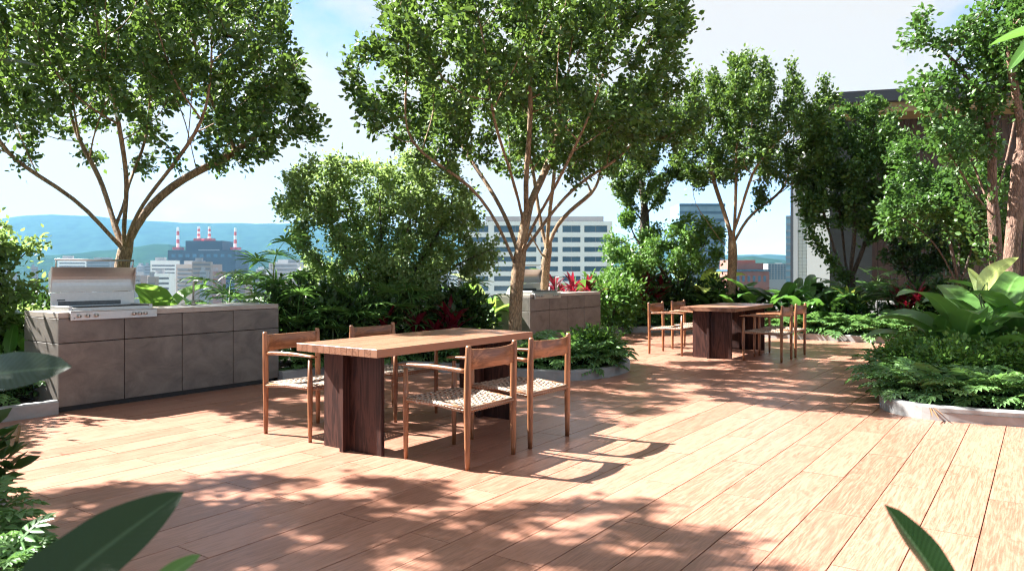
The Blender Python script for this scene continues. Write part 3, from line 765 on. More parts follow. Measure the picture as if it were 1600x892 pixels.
make_tree('leafy_shrub', 'small-leaved shrub at the left frame edge beside the grill', [
    [G(-20, d), V(-20, 520, d)],
    [V(-20, 520, d), V(0, 440, d), V(30, 390, d), V(60, 380, d)],
    [V(-20, 520, d), V(-10, 420, d+.3), V(5, 350, d+.3)],
    [V(-20, 520, d), V(20, 460, d-.2), V(55, 440, d-.3)]],
    [ell(-10, 400, d, 62, 62, .6), ell(35, 440, d, 38, 50, .5), ell(-30, 500, d, 60, 60, .6)], 420, 7000, .068, M['bark_dark'], M['lf_light'], .03, cat='shrub', seed=73, holes=.1, infl=.8, kill=.16, step=.12)
d = 16.2
make_tree('leafy_shrub', 'rounded light green shrub below the dark-trunked tree', [
    [G(1060, d), V(1060, 460, d)],
    [V(1060, 460, d), V(1020, 400, d), V(985, 370, d)], [V(1060, 460, d), V(1060, 390, d), V(1055, 350, d)], [V(1060, 460, d), V(1090, 400, d), V(1110, 370, d)]],
    [ell(1000, 385, d, 60, 50, 1.0), ell(1080, 385, d, 55, 48, 1.0)], 650, 15000, .068, M['bark_dark'], M['lf_fine'], .05, cat='shrub', seed=79, holes=.1, infl=.9, kill=.2)

# ------------------------------------------------------------------ leafy plants made of single leaves
def path(e0, e1, length, n, ease=1.0):
    pts = [Vector((0, 0, 0))]; dirs = []
    for i in range(n):
        t = (i + .5) / n; e = R(e0 + (e1 - e0) * t ** ease); dv = Vector((0, math.cos(e), math.sin(e)))
        dirs.append(dv); pts.append(pts[-1] + dv * (length / n))
    dirs.append(dirs[-1]); return pts, dirs
def blade(e0, e1, pet, bl, W, prof='ovate', fold=18, nl=10, ease=1.3, wave=0, twist=0, pr_=.012):
    tot = pet + bl; nn = 4 + nl; b = MB(); b.uv = []
    pts, dirs = path(e0, e1, tot, 24, ease)
    def at(s):
        f = s / tot * 24; i = min(int(f), 23); t = f - i; return pts[i].lerp(pts[i+1], t), dirs[i].lerp(dirs[min(i+1, 24)], t).normalized()
    if pet > 0:
        ps = [at(pet * 1.02 * i / 5)[0] for i in range(6)]; o = len(b.v)
        b.tube(ps, [pr_ * (1 - .45 * i / 5) for i in range(6)], 5); b.uv += [(0, 0)] * (len(b.v) - o)
    o = len(b.v); cols = (-1, -.5, 0, .5, 1)
    for i in range(nl + 1):
        t = i / nl; p, dv = at(pet + bl * t)
        nrm = Vector((1, 0, 0)).cross(dv)
        if prof == 'ovate': wv = (max(t, 0) ** .62) * (1 - t) ** .72 * 1.62
        elif prof == 'strap': wv = min(1, .45 + t * 3) * (1 - t ** 2.6)
        elif prof == 'paddle': wv = min(1, (t / .22) ** .6 if t > 0 else 0) * (1 - t ** 3.2) ** .8
        else: wv = (t ** .5) * (1 - t) * 2
        wv = max(wv, 0) * W / 2 + .0006
        tw = R(twist * t); 
        for u in cols:
            fa = R(fold) * (1 - .3 * t)
            side = Vector((math.cos(tw), 0, 0)) + nrm * math.sin(tw)
            q = p + side * (u * wv * math.cos(fa)) + nrm * (abs(u) ** 1.2 * wv * math.sin(fa) + wave * wv * math.sin(t * 17 + u * 2) * abs(u))
            b.v.append(tuple(q)); b.uv.append((u, t))
    for i in range(nl):
        for j in range(4): a = o + i*5 + j; b.f.append((a, a+1, a+6, a+5))
    return b
def lobed(e0, e1, pet, bl, W):
    b = MB(); b.uv = []; pts, dirs = path(e0, e1, pet + bl, 12, 1.4)
    def at(s):
        f = s / (pet + bl) * 12; i = min(int(f), 11); return pts[i].lerp(pts[i+1], f - i), dirs[i]
    b.tube([at(pet * i / 3)[0] for i in range(4)], .004, 3, cap=False); b.uv += [(0, 0)] * len(b.v)
    def kite(s0, ang, ln, wd):
        p, dv = at(pet + bl * s0); nrm = Vector((1, 0, 0)).cross(dv); a = R(ang)
        for s in ((-1, 1) if ang else (1,)):
            f = (dv * math.cos(a) + Vector((s, 0, 0)) * math.sin(a)); sd = f.cross(nrm)
            o = len(b.v)
            for (x, y, z, u) in ((0, 0, 0, 0), (-.5, .55, .10, 1), (0, 1, -.12, 0), (.5, .55, .10, 1)):
                b.v.append(tuple(p + sd * x * wd + f * y * ln + nrm * z * ln)); b.uv.append((u * .6, .5))
            b.f.append((o, o+1, o+2)); b.f.append((o, o+2, o+3))
    kite(.62, 0, bl * .42, W * .20)
    for s0, ang, ln in ((.0, 150, .30), (.02, 112, .42), (.14, 90, .52), (.27, 74, .55), (.40, 60, .50), (.53, 46, .42), (.64, 32, .34)):
        kite(s0, ang, W * ln, W * .19)
    # midrib web
    o = len(b.v)
    for i in range(5):
        p, dv = at(pet + bl * .7 * i / 4); w_ = W * .07 * (1 - i / 6)
        b.v += [tuple(p + Vector((-w_, 0, .004))), tuple(p + Vector((w_, 0, .004)))]; b.uv += [(.4, .5), (.4, .5)]
    for i in range(4): a = o + 2*i; b.f.append((a, a+1, a+3, a+2))
    return b
def fan(e0, e1, pet, rad, k=11, spread=200, wd=.034, droop=35):
    b = MB(); b.uv = []; pts, dirs = path(e0, e1, pet, 8, 1.5)
    b.tube(pts, [.008 - .0006 * i for i in range(9)], 4, cap=False); b.uv += [(0, 0)] * len(b.v)
    p0, dv = pts[-1], dirs[-1]; nrm = Vector((1, 0, 0)).cross(dv)
    for i in range(k):
        a = R(-spread/2 + spread * i / (k - 1)); ln = rad * (1 - .22 * abs(a) / R(spread/2)) * random.uniform(.9, 1.05)
        f = dv * math.cos(a) + Vector((1, 0, 0)) * math.sin(a); p = p0.copy(); o = len(b.v); n = 5
        dr = 0
        for j in range(n + 1):
            t = j / n; w_ = wd * (min(1, .25 + t * 2.2) * (1 - t ** 3)) + .0008
            ff = (f * math.cos(R(dr)) + Vector((0, 0, -1)) * math.sin(R(dr))).normalized()
            sd = ff.cross(nrm).normalized()
            for u, h in ((-1, .22), (0, 0), (1, .22)): b.v.append(tuple(p + sd * (u * w_ / 2) + nrm * h * w_)); b.uv.append((u * .8, t))
            p = p + ff * ln / n; dr = droop * ((j + 1) / n) ** 1.5 + random.uniform(-3, 3)
        for j in range(n):
            for c in range(2): q = o + j*3 + c; b.f.append((q, q+1, q+4, q+3))
    return b
def pinnate(e0, e1, ln, k=18, ll=.30, wd=.022):
    b = MB(); b.uv = []; pts, dirs = path(e0, e1, ln, 20, 1.2)
    b.tube(pts, [.010 - .0004 * i for i in range(21)], 4, cap=False); b.uv += [(0, 0)] * len(b.v)
    for i in range(k):
        t = .25 + .75 * i / (k - 1); f_ = t * 20; ii = min(int(f_), 19); p0 = pts[ii].lerp(pts[ii+1], f_ - ii); dv = dirs[ii]; nrm = Vector((1, 0, 0)).cross(dv)
        L_ = ll * math.sin(math.pi * (.18 + .74 * (t - .25) / .75)) ** .7
        for s in (-1, 1):
            a = R(58 - 30 * t); f = dv * math.cos(a) + Vector((s, 0, 0)) * math.sin(a) + nrm * .25; p = p0.copy(); o = len(b.v); n = 3
            for j in range(n + 1):
                u_ = j / n; w_ = wd * (min(1, .4 + u_ * 2) * (1 - u_ ** 2)) + .0006; sd = f.cross(nrm).normalized()
                for u in (-1, 1): b.v.append(tuple(p + sd * u * w_ / 2)); b.uv.append((u * .7, u_))
                p = p + f.normalized() * L_ / n; f = f + Vector((0, 0, -.28))
            for j in range(n): q = o + 2*j; b.f.append((q, q+1, q+3, q+2))
    return b
def variants(name, gen, n, material): return [gen(i).mesh(name, material, True) for i in range(n)]
U = random.uniform
LIB = {}
def lib(key, gen, material, n=6, name='leaf'):
    if key not in LIB: LIB[key] = variants(name, gen, n, material)
    return LIB[key]
def put_leaf(root, mesh, rz, s=1.0, tilt=0, off=(0, 0, 0), name='leaf'):
    o = bpy.data.objects.new(name, mesh); C.objects.link(o); o.parent = root
    o.location = off; o.rotation_euler = (tilt, U(-.12, .12), rz); o.scale = (s, s, s); return o
def broad(px, d, h, n, material, desc, zone, spread=1.0, width=.17, kind='broadleaf_plant', prof='paddle'):
    root = empty(kind, G(px, d, .07)); a0 = U(0, 6.28)
    g = lambda i: blade(U(72, 88), U(-35, 15), .42, .58, width * U(.85, 1.2), prof, U(8, 26), 9, U(1.5, 2.2), wave=.04, twist=U(-25, 25))
    ms = lib((material, prof, width), g, M[material], 8)
    for i in range(n):
        t = i / max(1, n - 1); o = put_leaf(root, ms[random.randrange(8)], a0 + i * 2.399 + U(-.2, .2), h * (1.22 - .55 * t) * U(.9, 1.1), R(-t * 22 * spread), (U(-.03, .03), U(-.03, .03), 0))
    ordinal(root, desc, 'plant', zone); return root
def fanpalm(px, d, h, n, desc, zone, material='palm'):
    root = empty('fan_palm', G(px, d, .07)); a0 = U(0, 6.28)
    ms = lib(('fan', material), lambda i: fan(U(55, 85), U(5, 40), .32, .36, random.choice((9, 10, 12)), U(170, 230), .04, U(20, 55)), M[material], 8, 'frond')
    stems = random.choice((2, 3)); k = 0
    for s in range(stems):
        hh = h * (1 - .28 * s); ox, oy = U(-.12, .12), U(-.12, .12)
        m = MB(); m.tube([(ox * .4, oy * .4, 0), (ox * .8, oy * .8, hh * .5), (ox, oy, hh)], [.016, .013, .010], 6); m.build('stem', M['stem'], root, True)
        for i in range(max(4, n // stems)):
            put_leaf(root, ms[random.randrange(8)], a0 + k * 2.399, U(.85, 1.15), U(-.35, .1), (ox, oy, hh * (1 - .075 * i) if i < 6 else hh * .5), 'frond'); k += 1
    ordinal(root, desc, 'palm', zone); return root
def feather(px, d, h, n, desc, zone):
    root = empty('feather_palm', G(px, d, .07)); a0 = U(0, 6.28)
    ms = lib('pinnate', lambda i: pinnate(U(70, 85), U(-30, 5), 1.0, 18, .30, .024), M['palm'], 6, 'frond')
    for i in range(n): put_leaf(root, ms[random.randrange(6)], a0 + i * 2.399, h * U(.85, 1.15), R(U(-20, 2)), (U(-.06, .06), U(-.06, .06), 0), 'frond')
    ordinal(root, desc, 'palm', zone); return root
def cordy(px, d, h, n, desc, zone, material='red'):
    root = empty('strap_leaf_plant', G(px, d, .07)); a0 = U(0, 6.28)
    ms = lib(('strap', material), lambda i: blade(U(60, 88), U(5, 50), .0, .42, .080, 'strap', 20, 6, 1.4), M[material], 6)
    heads = max(1, n // 9); k = 0
    for s in range(heads):
        ox, oy = (0, 0) if heads == 1 else (U(-.15, .15), U(-.15, .15)); hh = max(.05, h - .30 - .18 * s)
        m = MB(); m.tube([(ox * .3, oy * .3, 0), (ox, oy, hh + .05)], [.014, .010], 6); m.build('stem', M['bark_dark'], root, True)
        for i in range(n // heads): put_leaf(root, ms[random.randrange(6)], a0 + k * 2.399, U(.8, 1.15), R(-(i % 5) * 7), (ox, oy, hh - .02 * (i % 5)), 'leaf'); k += 1
    ordinal(root, desc, 'plant', zone); return root
def xanadu(px, d, s, n, desc, zone, material='lobed', off=None):
    root = empty('lobed_leaf_plant', G(px, d, .07)); a0 = U(0, 6.28)
    ms = lib(('lobed', material), lambda i: lobed(U(62, 84), U(-30, 5), .20, .23, .22), M[material], 8)
    for i in range(n):
        t = i / n; put_leaf(root, ms[random.randrange(8)], a0 + i * 2.399 + U(-.3, .3), s * U(.8, 1.2), R(12 - 55 * t), (U(-.05, .05), U(-.05, .05), 0))
    ordinal(root, desc, 'plant', zone); return root
def bush(px, d, h, rad, n, size, desc, zone, material='lf_dark', asp=.6, z0=.07):
    """low leafy shrub: a few stems and a mass of small leaves"""
    root = empty('low_shrub', G(px, d, .07)); m = MB(); tips = []
    for i in range(9):
        a = i * 2.399; rr = rad * (.25 + .6 * (i / 9)); t = Vector((math.cos(a) * rr, math.sin(a) * rr, h * U(.6, .95)))
        m.tube([(0, 0, 0), tuple(t * .5 + Vector((0, 0, h * .1))), tuple(t)], [.012, .008, .004], 4, cap=False); tips.append(t)
    m.build('stems', M['bark_dark'], root, True)
    c = 60; cl = RNG.normal(0, 1, (c, 3)); cl /= np.linalg.norm(cl, axis=1)[:, None]; cl *= (RNG.random(c) ** .45)[:, None]
    cl = cl * arr((rad, rad, h * .5)) + arr((0, 0, h * .5))
    P = cl[RNG.integers(0, c, n)] + RNG.normal(0, 1, (n, 3)) * arr((rad, rad, h * .6)) * .13
    P[:, 2] = np.maximum(P[:, 2], .02)
    out = P - arr((0, 0, h * .3)); out /= np.linalg.norm(out, axis=1)[:, None] + 1e-9
    D = out + RNG.normal(0, .6, (n, 3)); Nr = arr((0, 0, .9)) + out * .4 + RNG.normal(0, .45, (n, 3))
    ln = size * RNG.uniform(.7, 1.3, n)
    foliage('foliage', P, D, Nr, ln, ln * asp, M[material], root)
    ordinal(root, desc, 'shrub', zone); return root

ZL = 'plants behind the left counter'
for px, d, h in ((245, 8.7, 1.08), (312, 9.0, .98), (372, 9.6, .95)):
    broad(px, d, h, 13, 'bl_light', 'bright green broad-leaved plant behind the left counter', ZL, 1.0, .30)
for px, d, h in ((432, 9.8, 1.28), (350, 9.6, .95), (482, 10.4, .85), (395, 10.4, .95), (105, 8.4, .55)):
    fanpalm(px, d, h, 14, 'green fan-leaved palm behind the left counter', ZL)
for px, d, h in ((40, 7.9, .75), (10, 7.6, .7), (75, 8.2, .9)):
    broad(px, d, h, 12, 'bl_light', 'bright broad-leaved plant left of the left counter', 'plants left of the left counter', 1.1, .20)
for px, d, s in ((15, 6.9, 1.0), (55, 7.05, 1.0), (-30, 6.75, 1.0)):
    xanadu(px, d, s, 20, 'lobed-leaf plant at the kerb left of the left counter', 'plants left of the left counter')
for px, d in ((-10, 8.3), (50, 8.6)):
    bush(px, d, .95, .5, 1800, .08, 'dark leafy shrub at the left end of the left counter', 'shrubs left of the left counter')
for px, d, h in ((-230, 6.5, 1.9), (-330, 5.9, 1.9)):  # unseen shrubs, added to shade the kerb and the counter's left end
    bush(px, d, h, .75, 4500, .09, 'tall unseen shrub added to shade the left counter and kerb', 'added shading shrubs beyond the left frame edge')
ZM = 'plants under the airy pale shrub'
for px, d, h in ((470, 9.7, 1.0), (505, 9.9, .95), (545, 10.0, .9), (585, 10.3, .85), (712, 10.6, .95), (690, 10.9, .9)):
    bush(px, d, h, .55, 2300, .10, 'dark leafy shrub under the airy pale shrub', ZM, 'lf_dark', .5)
for px, d, h in ((465, 9.3, .62), (515, 9.5, .55), (560, 9.8, .62), (620, 10.1, .75), (655, 10.3, .85), (728, 11.0, .75)):
    fanpalm(px, d, h, 13, 'dark fan palm under the airy pale shrub', ZM)
for px, d, h in ((690, 9.95, .80), (672, 10.05, .70), (708, 10.1, .72), (615, 9.9, .70)):
    cordy(px, d, h, 27, 'crimson strap-leaved plant behind the front table', 'red plants behind the front table')
for px, d, s in ((480, 9.05, 1.0), (520, 9.15, 1.0), (560, 9.35, 1.0), (600, 9.65, 1.0), (640, 9.85, 1.0), (680, 9.75, 1.0), (718, 9.6, 1.0), (757, 9.5, 1.0), (790, 9.3, 1.05)):
    xanadu(px, d, s, 22, 'lobed-leaf plant along the kerb behind the front table', 'lobed plants in the curved planter')
ZP = 'lobed plants at the curved planter tip'
for px, d, s in ((826, 9.15, 1.1), (858, 9.2, 1.15), (888, 9.05, 1.1), (915, 9.15, 1.15), (938, 9.3, 1.1), (945, 9.9, 1.1), (905, 9.7, 1.2), (870, 9.8, 1.2), (835, 10.2, 1.2), (925, 10.1, 1.1)):
    xanadu(px, d, s, 26, 'lobed-leaf plant in the curved planter right of the centre trunk', ZP)
bush(925, 9.65, .48, .38, 2400, .055, 'dense small shrub at the tip of the curved planter', 'tip shrub', 'lf_fine', .6)
for px, d, h in ((757, 12.7, .9), (785, 13.3, 1.1), (742, 12.2, 1.05)):
    broad(px, d, h, 12, 'bl_yellow' if px == 785 else 'bl_light', ('yellow-green' if px == 785 else 'bright green') + ' broad-leaved plant left of the far counter', 'plants left of the far counter', 1.0, .20)
r_ = broad(772, 13.2, 1.5, 5, 'bl_pale', 'tall pale arching leaf plant left of the far counter', 'pale plant', .5, .16)
for px, d, h in ((868, 13.9, 1.15), (890, 14.1, 1.12), (905, 14.2, 1.05), (925, 14.5, 1.1), (880, 14.4, 1.0)):
    cordy(px, d, h, 27, 'crimson strap-leaved plant behind the far counter', 'red plants behind the far counter')
for px, d, h in ((900, 15.2, 1.35), (880, 15.0, 1.15), (935, 15.3, 1.2)):
    broad(px, d, h, 10, 'bl_mid', 'green broad-leaved plant behind the far counter', 'plants behind the far counter', .8, .18)
ZB = 'plants along the far kerb'
for px, d, h in ((955, 15.6, 1.25), (985, 16.6, 1.2), (1030, 16.6, 1.1), (1075, 16.3, 1.0), (1120, 16.0, 1.0), (965, 16.6, 1.3)):
    bush(px, d, h, .7, 2600, .10, 'dark green leafy shrub behind the background chairs', ZB, 'lf_fine' if px < 1000 else 'lf_dark', .55)
for px, d, h in ((1000, 16.8, 1.35), (960, 16.9, 1.3)):
    feather(px, d, h, 14, 'feathery palm right of the far counter', ZB)
for px, d, h in ((1045, 16.9, .9), (1010, 16.3, .55)):
    fanpalm(px, d, h, 12, 'fan palm behind the background chairs', ZB)
for px, d, h in ((1015, 16.15, 1.2), (1026, 16.2, 1.1), (1003, 16.25, 1.0)):
    cordy(px, d, h, 27, 'crimson strap-leaved plant left of the background table', 'red plants left of the background table')
for px, d, h in ((1085, 16.6, 1.55), (1102, 16.8, 1.35)):
    broad(px, d, h, 9, 'bl_yellow', 'lit yellow-green broad-leaved plant left of the round-crowned tree', ZB, .6, .22)
for i, px in enumerate(range(1120, 1330, 17)):
    dd = 15.6 - (px - 1120) * .0058 + (i % 2) * .7
    broad(px, dd, U(.95, 1.15), 14, 'bl_mid' if i % 3 else 'bl_dark', 'glossy broad-leaved plant behind the background table', ZB, 1.1, .20)
for i, px in enumerate(list(range(958, 1250, 24))):
    dd = 14.75 / (ca + sa * (px - 800) / FPX) + .1
    xanadu(px, dd, 1.15, 20, 'lobed-leaf plant at the far kerb behind the background table', 'lobed plants along the far kerb')
for i, px in enumerate(range(1262, 1450, 17)):
    dd = 14.8 / (ca + sa * (px - 800) / FPX) + .05 + (i % 2) * .35
    xanadu(px, dd, 1.3, 24, 'lobed-leaf plant at the far kerb right of the background table', 'lobed plants along the far kerb at right')
for px, d, h in ((1345, 14.9, .8), (1300, 15.4, .85), (1385, 14.6, .7), (1410, 15.4, .9), (1370, 15.8, 1.0), (1440, 14.9, .9), (1475, 14.6, .9)):
    fanpalm(px, d, h, 14, 'dark fan palm in the shade before the pavilion', 'plants before the pavilion')
for px, d, h in ((1320, 14.6, .7), (1440, 14.2, .9), (1480, 13.9, 1.0), (1530, 13.5, 1.0), (1570, 13.0, 1.1)):
    bush(px, d, h, .6, 2200, .10, 'shaded dark shrub before the pavilion', 'shrubs before the pavilion', 'lf_dark', .5)
for px, d, h in ((1425, 13.9, 1.0), (1412, 14.1, .9), (1438, 14.0, .85)):
    cordy(px, d, h, 27, 'crimson strap-leaved plant before the pavilion', 'red plants before the pavilion')
cordy(1328, 14.4, .95, 18, 'yellow-green strap-leaved plant under the dark many-stemmed tree', 'yellow strap plant', 'bl_yellow')
# right corner planter
ZR = 'plants in the corner planter'
for px, d, h, n in ((1500, 7.9, 1.15, 18), (1550, 8.2, 1.3, 18), (1600, 8.1, 1.25, 16), (1470, 8.5, 1.05, 14), (1540, 7.5, .9, 12)):
    broad(px, d, h, n, 'bl_mid', 'large glossy broad-leaved plant in the corner planter', ZR, 1.2, .25)
for px, d, h in ((1440, 7.6, .50), (1490, 7.2, .52), (1545, 7.1, .50), (1595, 7.2, .55), (1420, 8.1, .45)):
    bush(px, d, h, .36, 3200, .042, 'fine-leaved bright green shrub in the corner planter', 'fine shrubs in the corner planter', 'lf_fine', .7)
for px, d, s in ((1400, 7.25, 1.05), (1425, 6.95, 1.0), (1460, 6.8, 1.05), (1500, 6.65, 1.05), (1540, 6.6, 1.1), (1580, 6.55, 1.05), (1618, 6.6, 1.0), (1395, 7.7, 1.1), (1405, 8.2, 1.1), (1440, 7.1, 1.0)):
    xanadu(px, d, s, 26, 'lobed-leaf plant along the kerb of the corner planter', 'lobed plants in the corner planter')
# ---- single leaves placed one by one
def set_leaf(root, base, tip, W, material, fold=15, sag_=.0, roll=0, prof='ovate', nl=12, name='leaf'):
    base, tip = Vector(base), Vector(tip); ax = tip - base; ln = ax.length; ax.normalize()
    up = Vector((0, 0, 1)); sd = ax.cross(up).normalized(); up = sd.cross(ax).normalized()
    q = Matrix.Rotation(R(roll), 3, ax); sd = q @ sd; up = q @ up
    b = MB(); b.uv = []
    for i in range(nl + 1):
        t = i / nl
        if prof == 'ovate': wv = (t ** .6) * (1 - t) ** .62 * 1.5
        else: wv = min(1, (t / .25) ** .6) * (1 - t ** 3) ** .8
        wv = wv * W / 2 + .0008
        c = base + ax * (ln * t) + up * (sag_ * ln * 4 * t * (1 - t))
        for u in (-1, -.66, -.33, 0, .33, .66, 1):
            fa = R(fold); p = c + sd * (u * wv * math.cos(fa)) + up * (abs(u) ** 1.3 * wv * math.sin(fa) + .05 * wv * math.sin(t * 14 + u) * abs(u))
            b.v.append(tuple(p - root.location)); b.uv.append((u, t))
    for i in range(nl):
        for j in range(6): a = i*7 + j; b.f.append((a, a+1, a+8, a+7))
    o = b.build(name, M[material], root, True)
    m = MB(); gp = Vector((0, 0, 0)); bb = base - root.location; mid = bb * .5 + Vector((0, 0, bb.z * .18)) - ax * .04
    tt = [gp, mid, bb, bb + ax * (ln * .25) + up * (sag_ * ln * .7 - .004)]
    m.tube([tuple(x) for x in tt], [.012, .010, .008, .005], 6); m.build('petiole', M['stem'], o, True)
    return o
# pale upright leaf over the corner plants
pp = empty('broadleaf_plant', G(1560, 8.0, .07)); set_leaf(pp, V(1530, 462, 7.9), V(1592, 402, 7.8), .24, 'bl_pale', 10, .16, -60, 'paddle'); set_leaf(pp, V(1535, 470, 8.0), V(1512, 418, 8.0), .14, 'bl_pale', 15, .1, 30, 'paddle')
tag(pp, 'plant with a pale cream-green upright leaf in the corner planter', 'plant')
fp = empty('broadleaf_plant', G(-120, 2.1, .07)); tag(fp, 'big dark-leaved plant in the left foreground, leaf reaching before the counter', 'plant')
set_leaf(fp, V(-90, 600, 2.1), V(112, 573, 1.9), .17, 'bl_dark', 8, .03, 62, 'ovate')
set_leaf(fp, V(-90, 130, 2.0), V(62, 106, 1.9), .07, 'bl_dark', 15, .10, 10)
fq = empty('broadleaf_plant', G(-40, 1.45, .07)); tag(fq, 'plant with one huge dark leaf in the lower left corner', 'plant')
set_leaf(fq, V(10, 985, 1.40), V(287, 768, 1.62), .155, 'bl_dark', 16, .05, 42, 'paddle', 16)
set_leaf(fq, V(215, 935, 1.38), V(313, 866, 1.45), .06, 'bl_mid', 12, .04, 25)
fr_ = empty('broadleaf_plant', G(1560, 1.5, .07)); tag(fr_, 'dark pointed leaf rising at the lower right edge', 'plant')
set_leaf(fr_, V(1520, 990, 1.5), V(1381, 787, 1.62), .15, 'bl_dark', 20, .02, 60, 'ovate')
ft = empty('broadleaf_plant', G(1740, 3.0, .07)); tag(ft, 'tall plant whose green leaves hang into the upper right corner', 'plant')
set_leaf(ft, V(1690, 40, 3.0), V(1545, 72, 2.9), .10, 'bl_mid', 14, .06, 30)
set_leaf(ft, V(1660, 20, 3.1), V(1575, 112, 3.0), .09, 'bl_mid', 14, .05, -30)
set_leaf(ft, V(1700, 10, 3.0), V(1590, 22, 2.9), .09, 'bl_mid', 14, .05, 10)
M['dry'] = leafmat('dry_leaf', (.12, .06, .03), (.2, .11, .05), .1, None, .6, True)
dl = empty('dry_leaf', V(1452, 632, 6.42)); tag(dl, 'dry brown leaf hanging over the kerb of the corner planter', 'leaf')
for tx, ty in ((1468, 656), (1457, 652), (1474, 648)):
    bq = blade(0, 0, 0, (V(tx, ty, 6.2) - dl.location).length, .022, 'ovate', 25, 6); o_ = bq.build('blade', M['dry'], dl, True)
    o_.rotation_euler = (V(tx, ty, 6.2) - dl.location).to_track_quat('Y', 'Z').to_euler()
for rt in (fp, fq, fr_, ft):                              # short basal leaves of the near plants
    ms = lib(('bl_dark', 'paddle', .2), lambda i: blade(U(60, 80), U(-40, 0), .35, .6, .2, 'paddle', 15, 9, 1.6), M['bl_dark'], 5)
    for i in range(7): put_leaf(rt, ms[i % 5], i * 2.399, U(.30, .40), 0, (U(-.03, .03), U(-.03, .03), 0))
ZF = 'foreground lobed plants'
for px, d, s in ((-45, 3.3, .72), (-10, 3.05, .64), (20, 2.9, .58), (-90, 3.5, .8), (-65, 3.1, .72)):
    xanadu(px, d, s, 26, 'feathery lobed-leaf plant in the lower left corner', ZF)
bush(-75, 3.6, .45, .22, 350, .12, 'dark glossy shrub at the lower left frame edge', 'fg shrub', 'lf_dark', .5)
number_sets()

# ------------------------------------------------------------------ pavilion at the right
M['fascia'] = plain('fascia_dark', (.045, .045, .055), .5); M['soffit'] = wood('soffit_wood', (.16, .09, .03), (.30, .18, .07), (.4, .25, .1), axis='X')
M['cladding'] = wood('cladding', (.02, .009, .005), (.045, .019, .010), (.07, .03, .016), axis='Z', rough=.55)
M['greywall'] = plain('grey_wall', (.055, .06, .058), .7); M['glass'] = plain('dark_glass', (.02, .025, .03), .06)
c0 = V(1302, CY, 18.8); c0.z = 0
hv = empty('pavilion', c0, R(35.27 - 15) , 'dark flat-roofed pavilion with wood soffit behind the right-hand trees', 'building')
m = MB(); m.box(-.3, 9, -.5, 6, 5.35, 5.63, bev=.01); rf = m.build('roof', M['fascia'], hv)
m = MB(); m.box(-.1, 8.9, -.3, 5.8, 5.12, 5.348); m.build('soffit', M['soffit'], rf)
m = MB(); m.box(0, 1.0, .6, 5.5, 0, 5.118); m.build('wall', M['greywall'], hv)
for i in range(26):
    m = MB(); m.box(1.0 + i * .155 + .004, 1.0 + (i + 1) * .155 - .004, .75, .79, .02, 5.118); m.build('board', M['cladding'], hv)
m = MB(); m.box(1.0, 8.6, .80, 5.5, 0, 5.117); m.build('core_wall', M['gap'], hv)
for i in range(3):
    x = 5.2 + i * 1.15; m = MB(); m.box(x, x + 1.13, .70, .78, .05, 4.6); f = m.build('window_frame', M['fascia'], hv)
    m = MB(); m.box(x + .06, x + 1.07, .68, .695, .12, 4.5); m.build('pane', M['glass'], f)
m = MB(); m.box(5.03, 8.7, .72, .799, 4.61, 5.117); m.build('lintel', M['greywall'], hv)

# ------------------------------------------------------------------ city buildings
M['white'] = plain('white_render', (.85, .84, .82), .7, noise_amt=.04, scale=.3)
M['bluewin'] = plain('blue_glass', (.05, .11, .16), .15, noise_amt=.3, scale=.2)
M['brick'] = plain('brick_red', (.24, .10, .075), .8, noise_amt=.15, scale=.5)
M['darkblock'] = plain('dark_cladding', (.022, .026, .035), .6, noise_amt=.15, scale=.05)
M['beige'] = plain('beige_render', (.27, .21, .165), .8, noise_amt=.08, scale=.1); M['palegrey'] = plain('pale_grey_render', (.25, .255, .26), .8, noise_amt=.06, scale=.1)
M['rosy'] = plain('rosy_render', (.25, .155, .125), .8, noise_amt=.06, scale=.1); M['redpaint'] = plain('red_paint', (.55, .07, .05), .6); M['whitep'] = plain('white_paint', (.78, .78, .78), .6)
M['houseglass'] = plain('house_glass', (.12, .12, .12), .4)
M['tile'] = plain('pale_tile', (.56, .54, .50), .5, noise_amt=.05, scale=1); M['grout'] = plain('tile_joint', (.30, .29, .27), .8)
M['glasstower'] = plain('tower_glass', (.16, .27, .33), .12, noise_amt=.2, scale=.15)
def facade(name, px, d, label, ang=None):                # origin at city ground level, x to the right, -y towards the viewer
    p = V(px, CY, d); o = empty(name, (p.x, p.y, GZ), YAW if ang is None else ang, label, 'building'); return o
k = lambda d: d / FPX
def zz(py, d): return EYE - (py - CY) * d / FPX - GZ
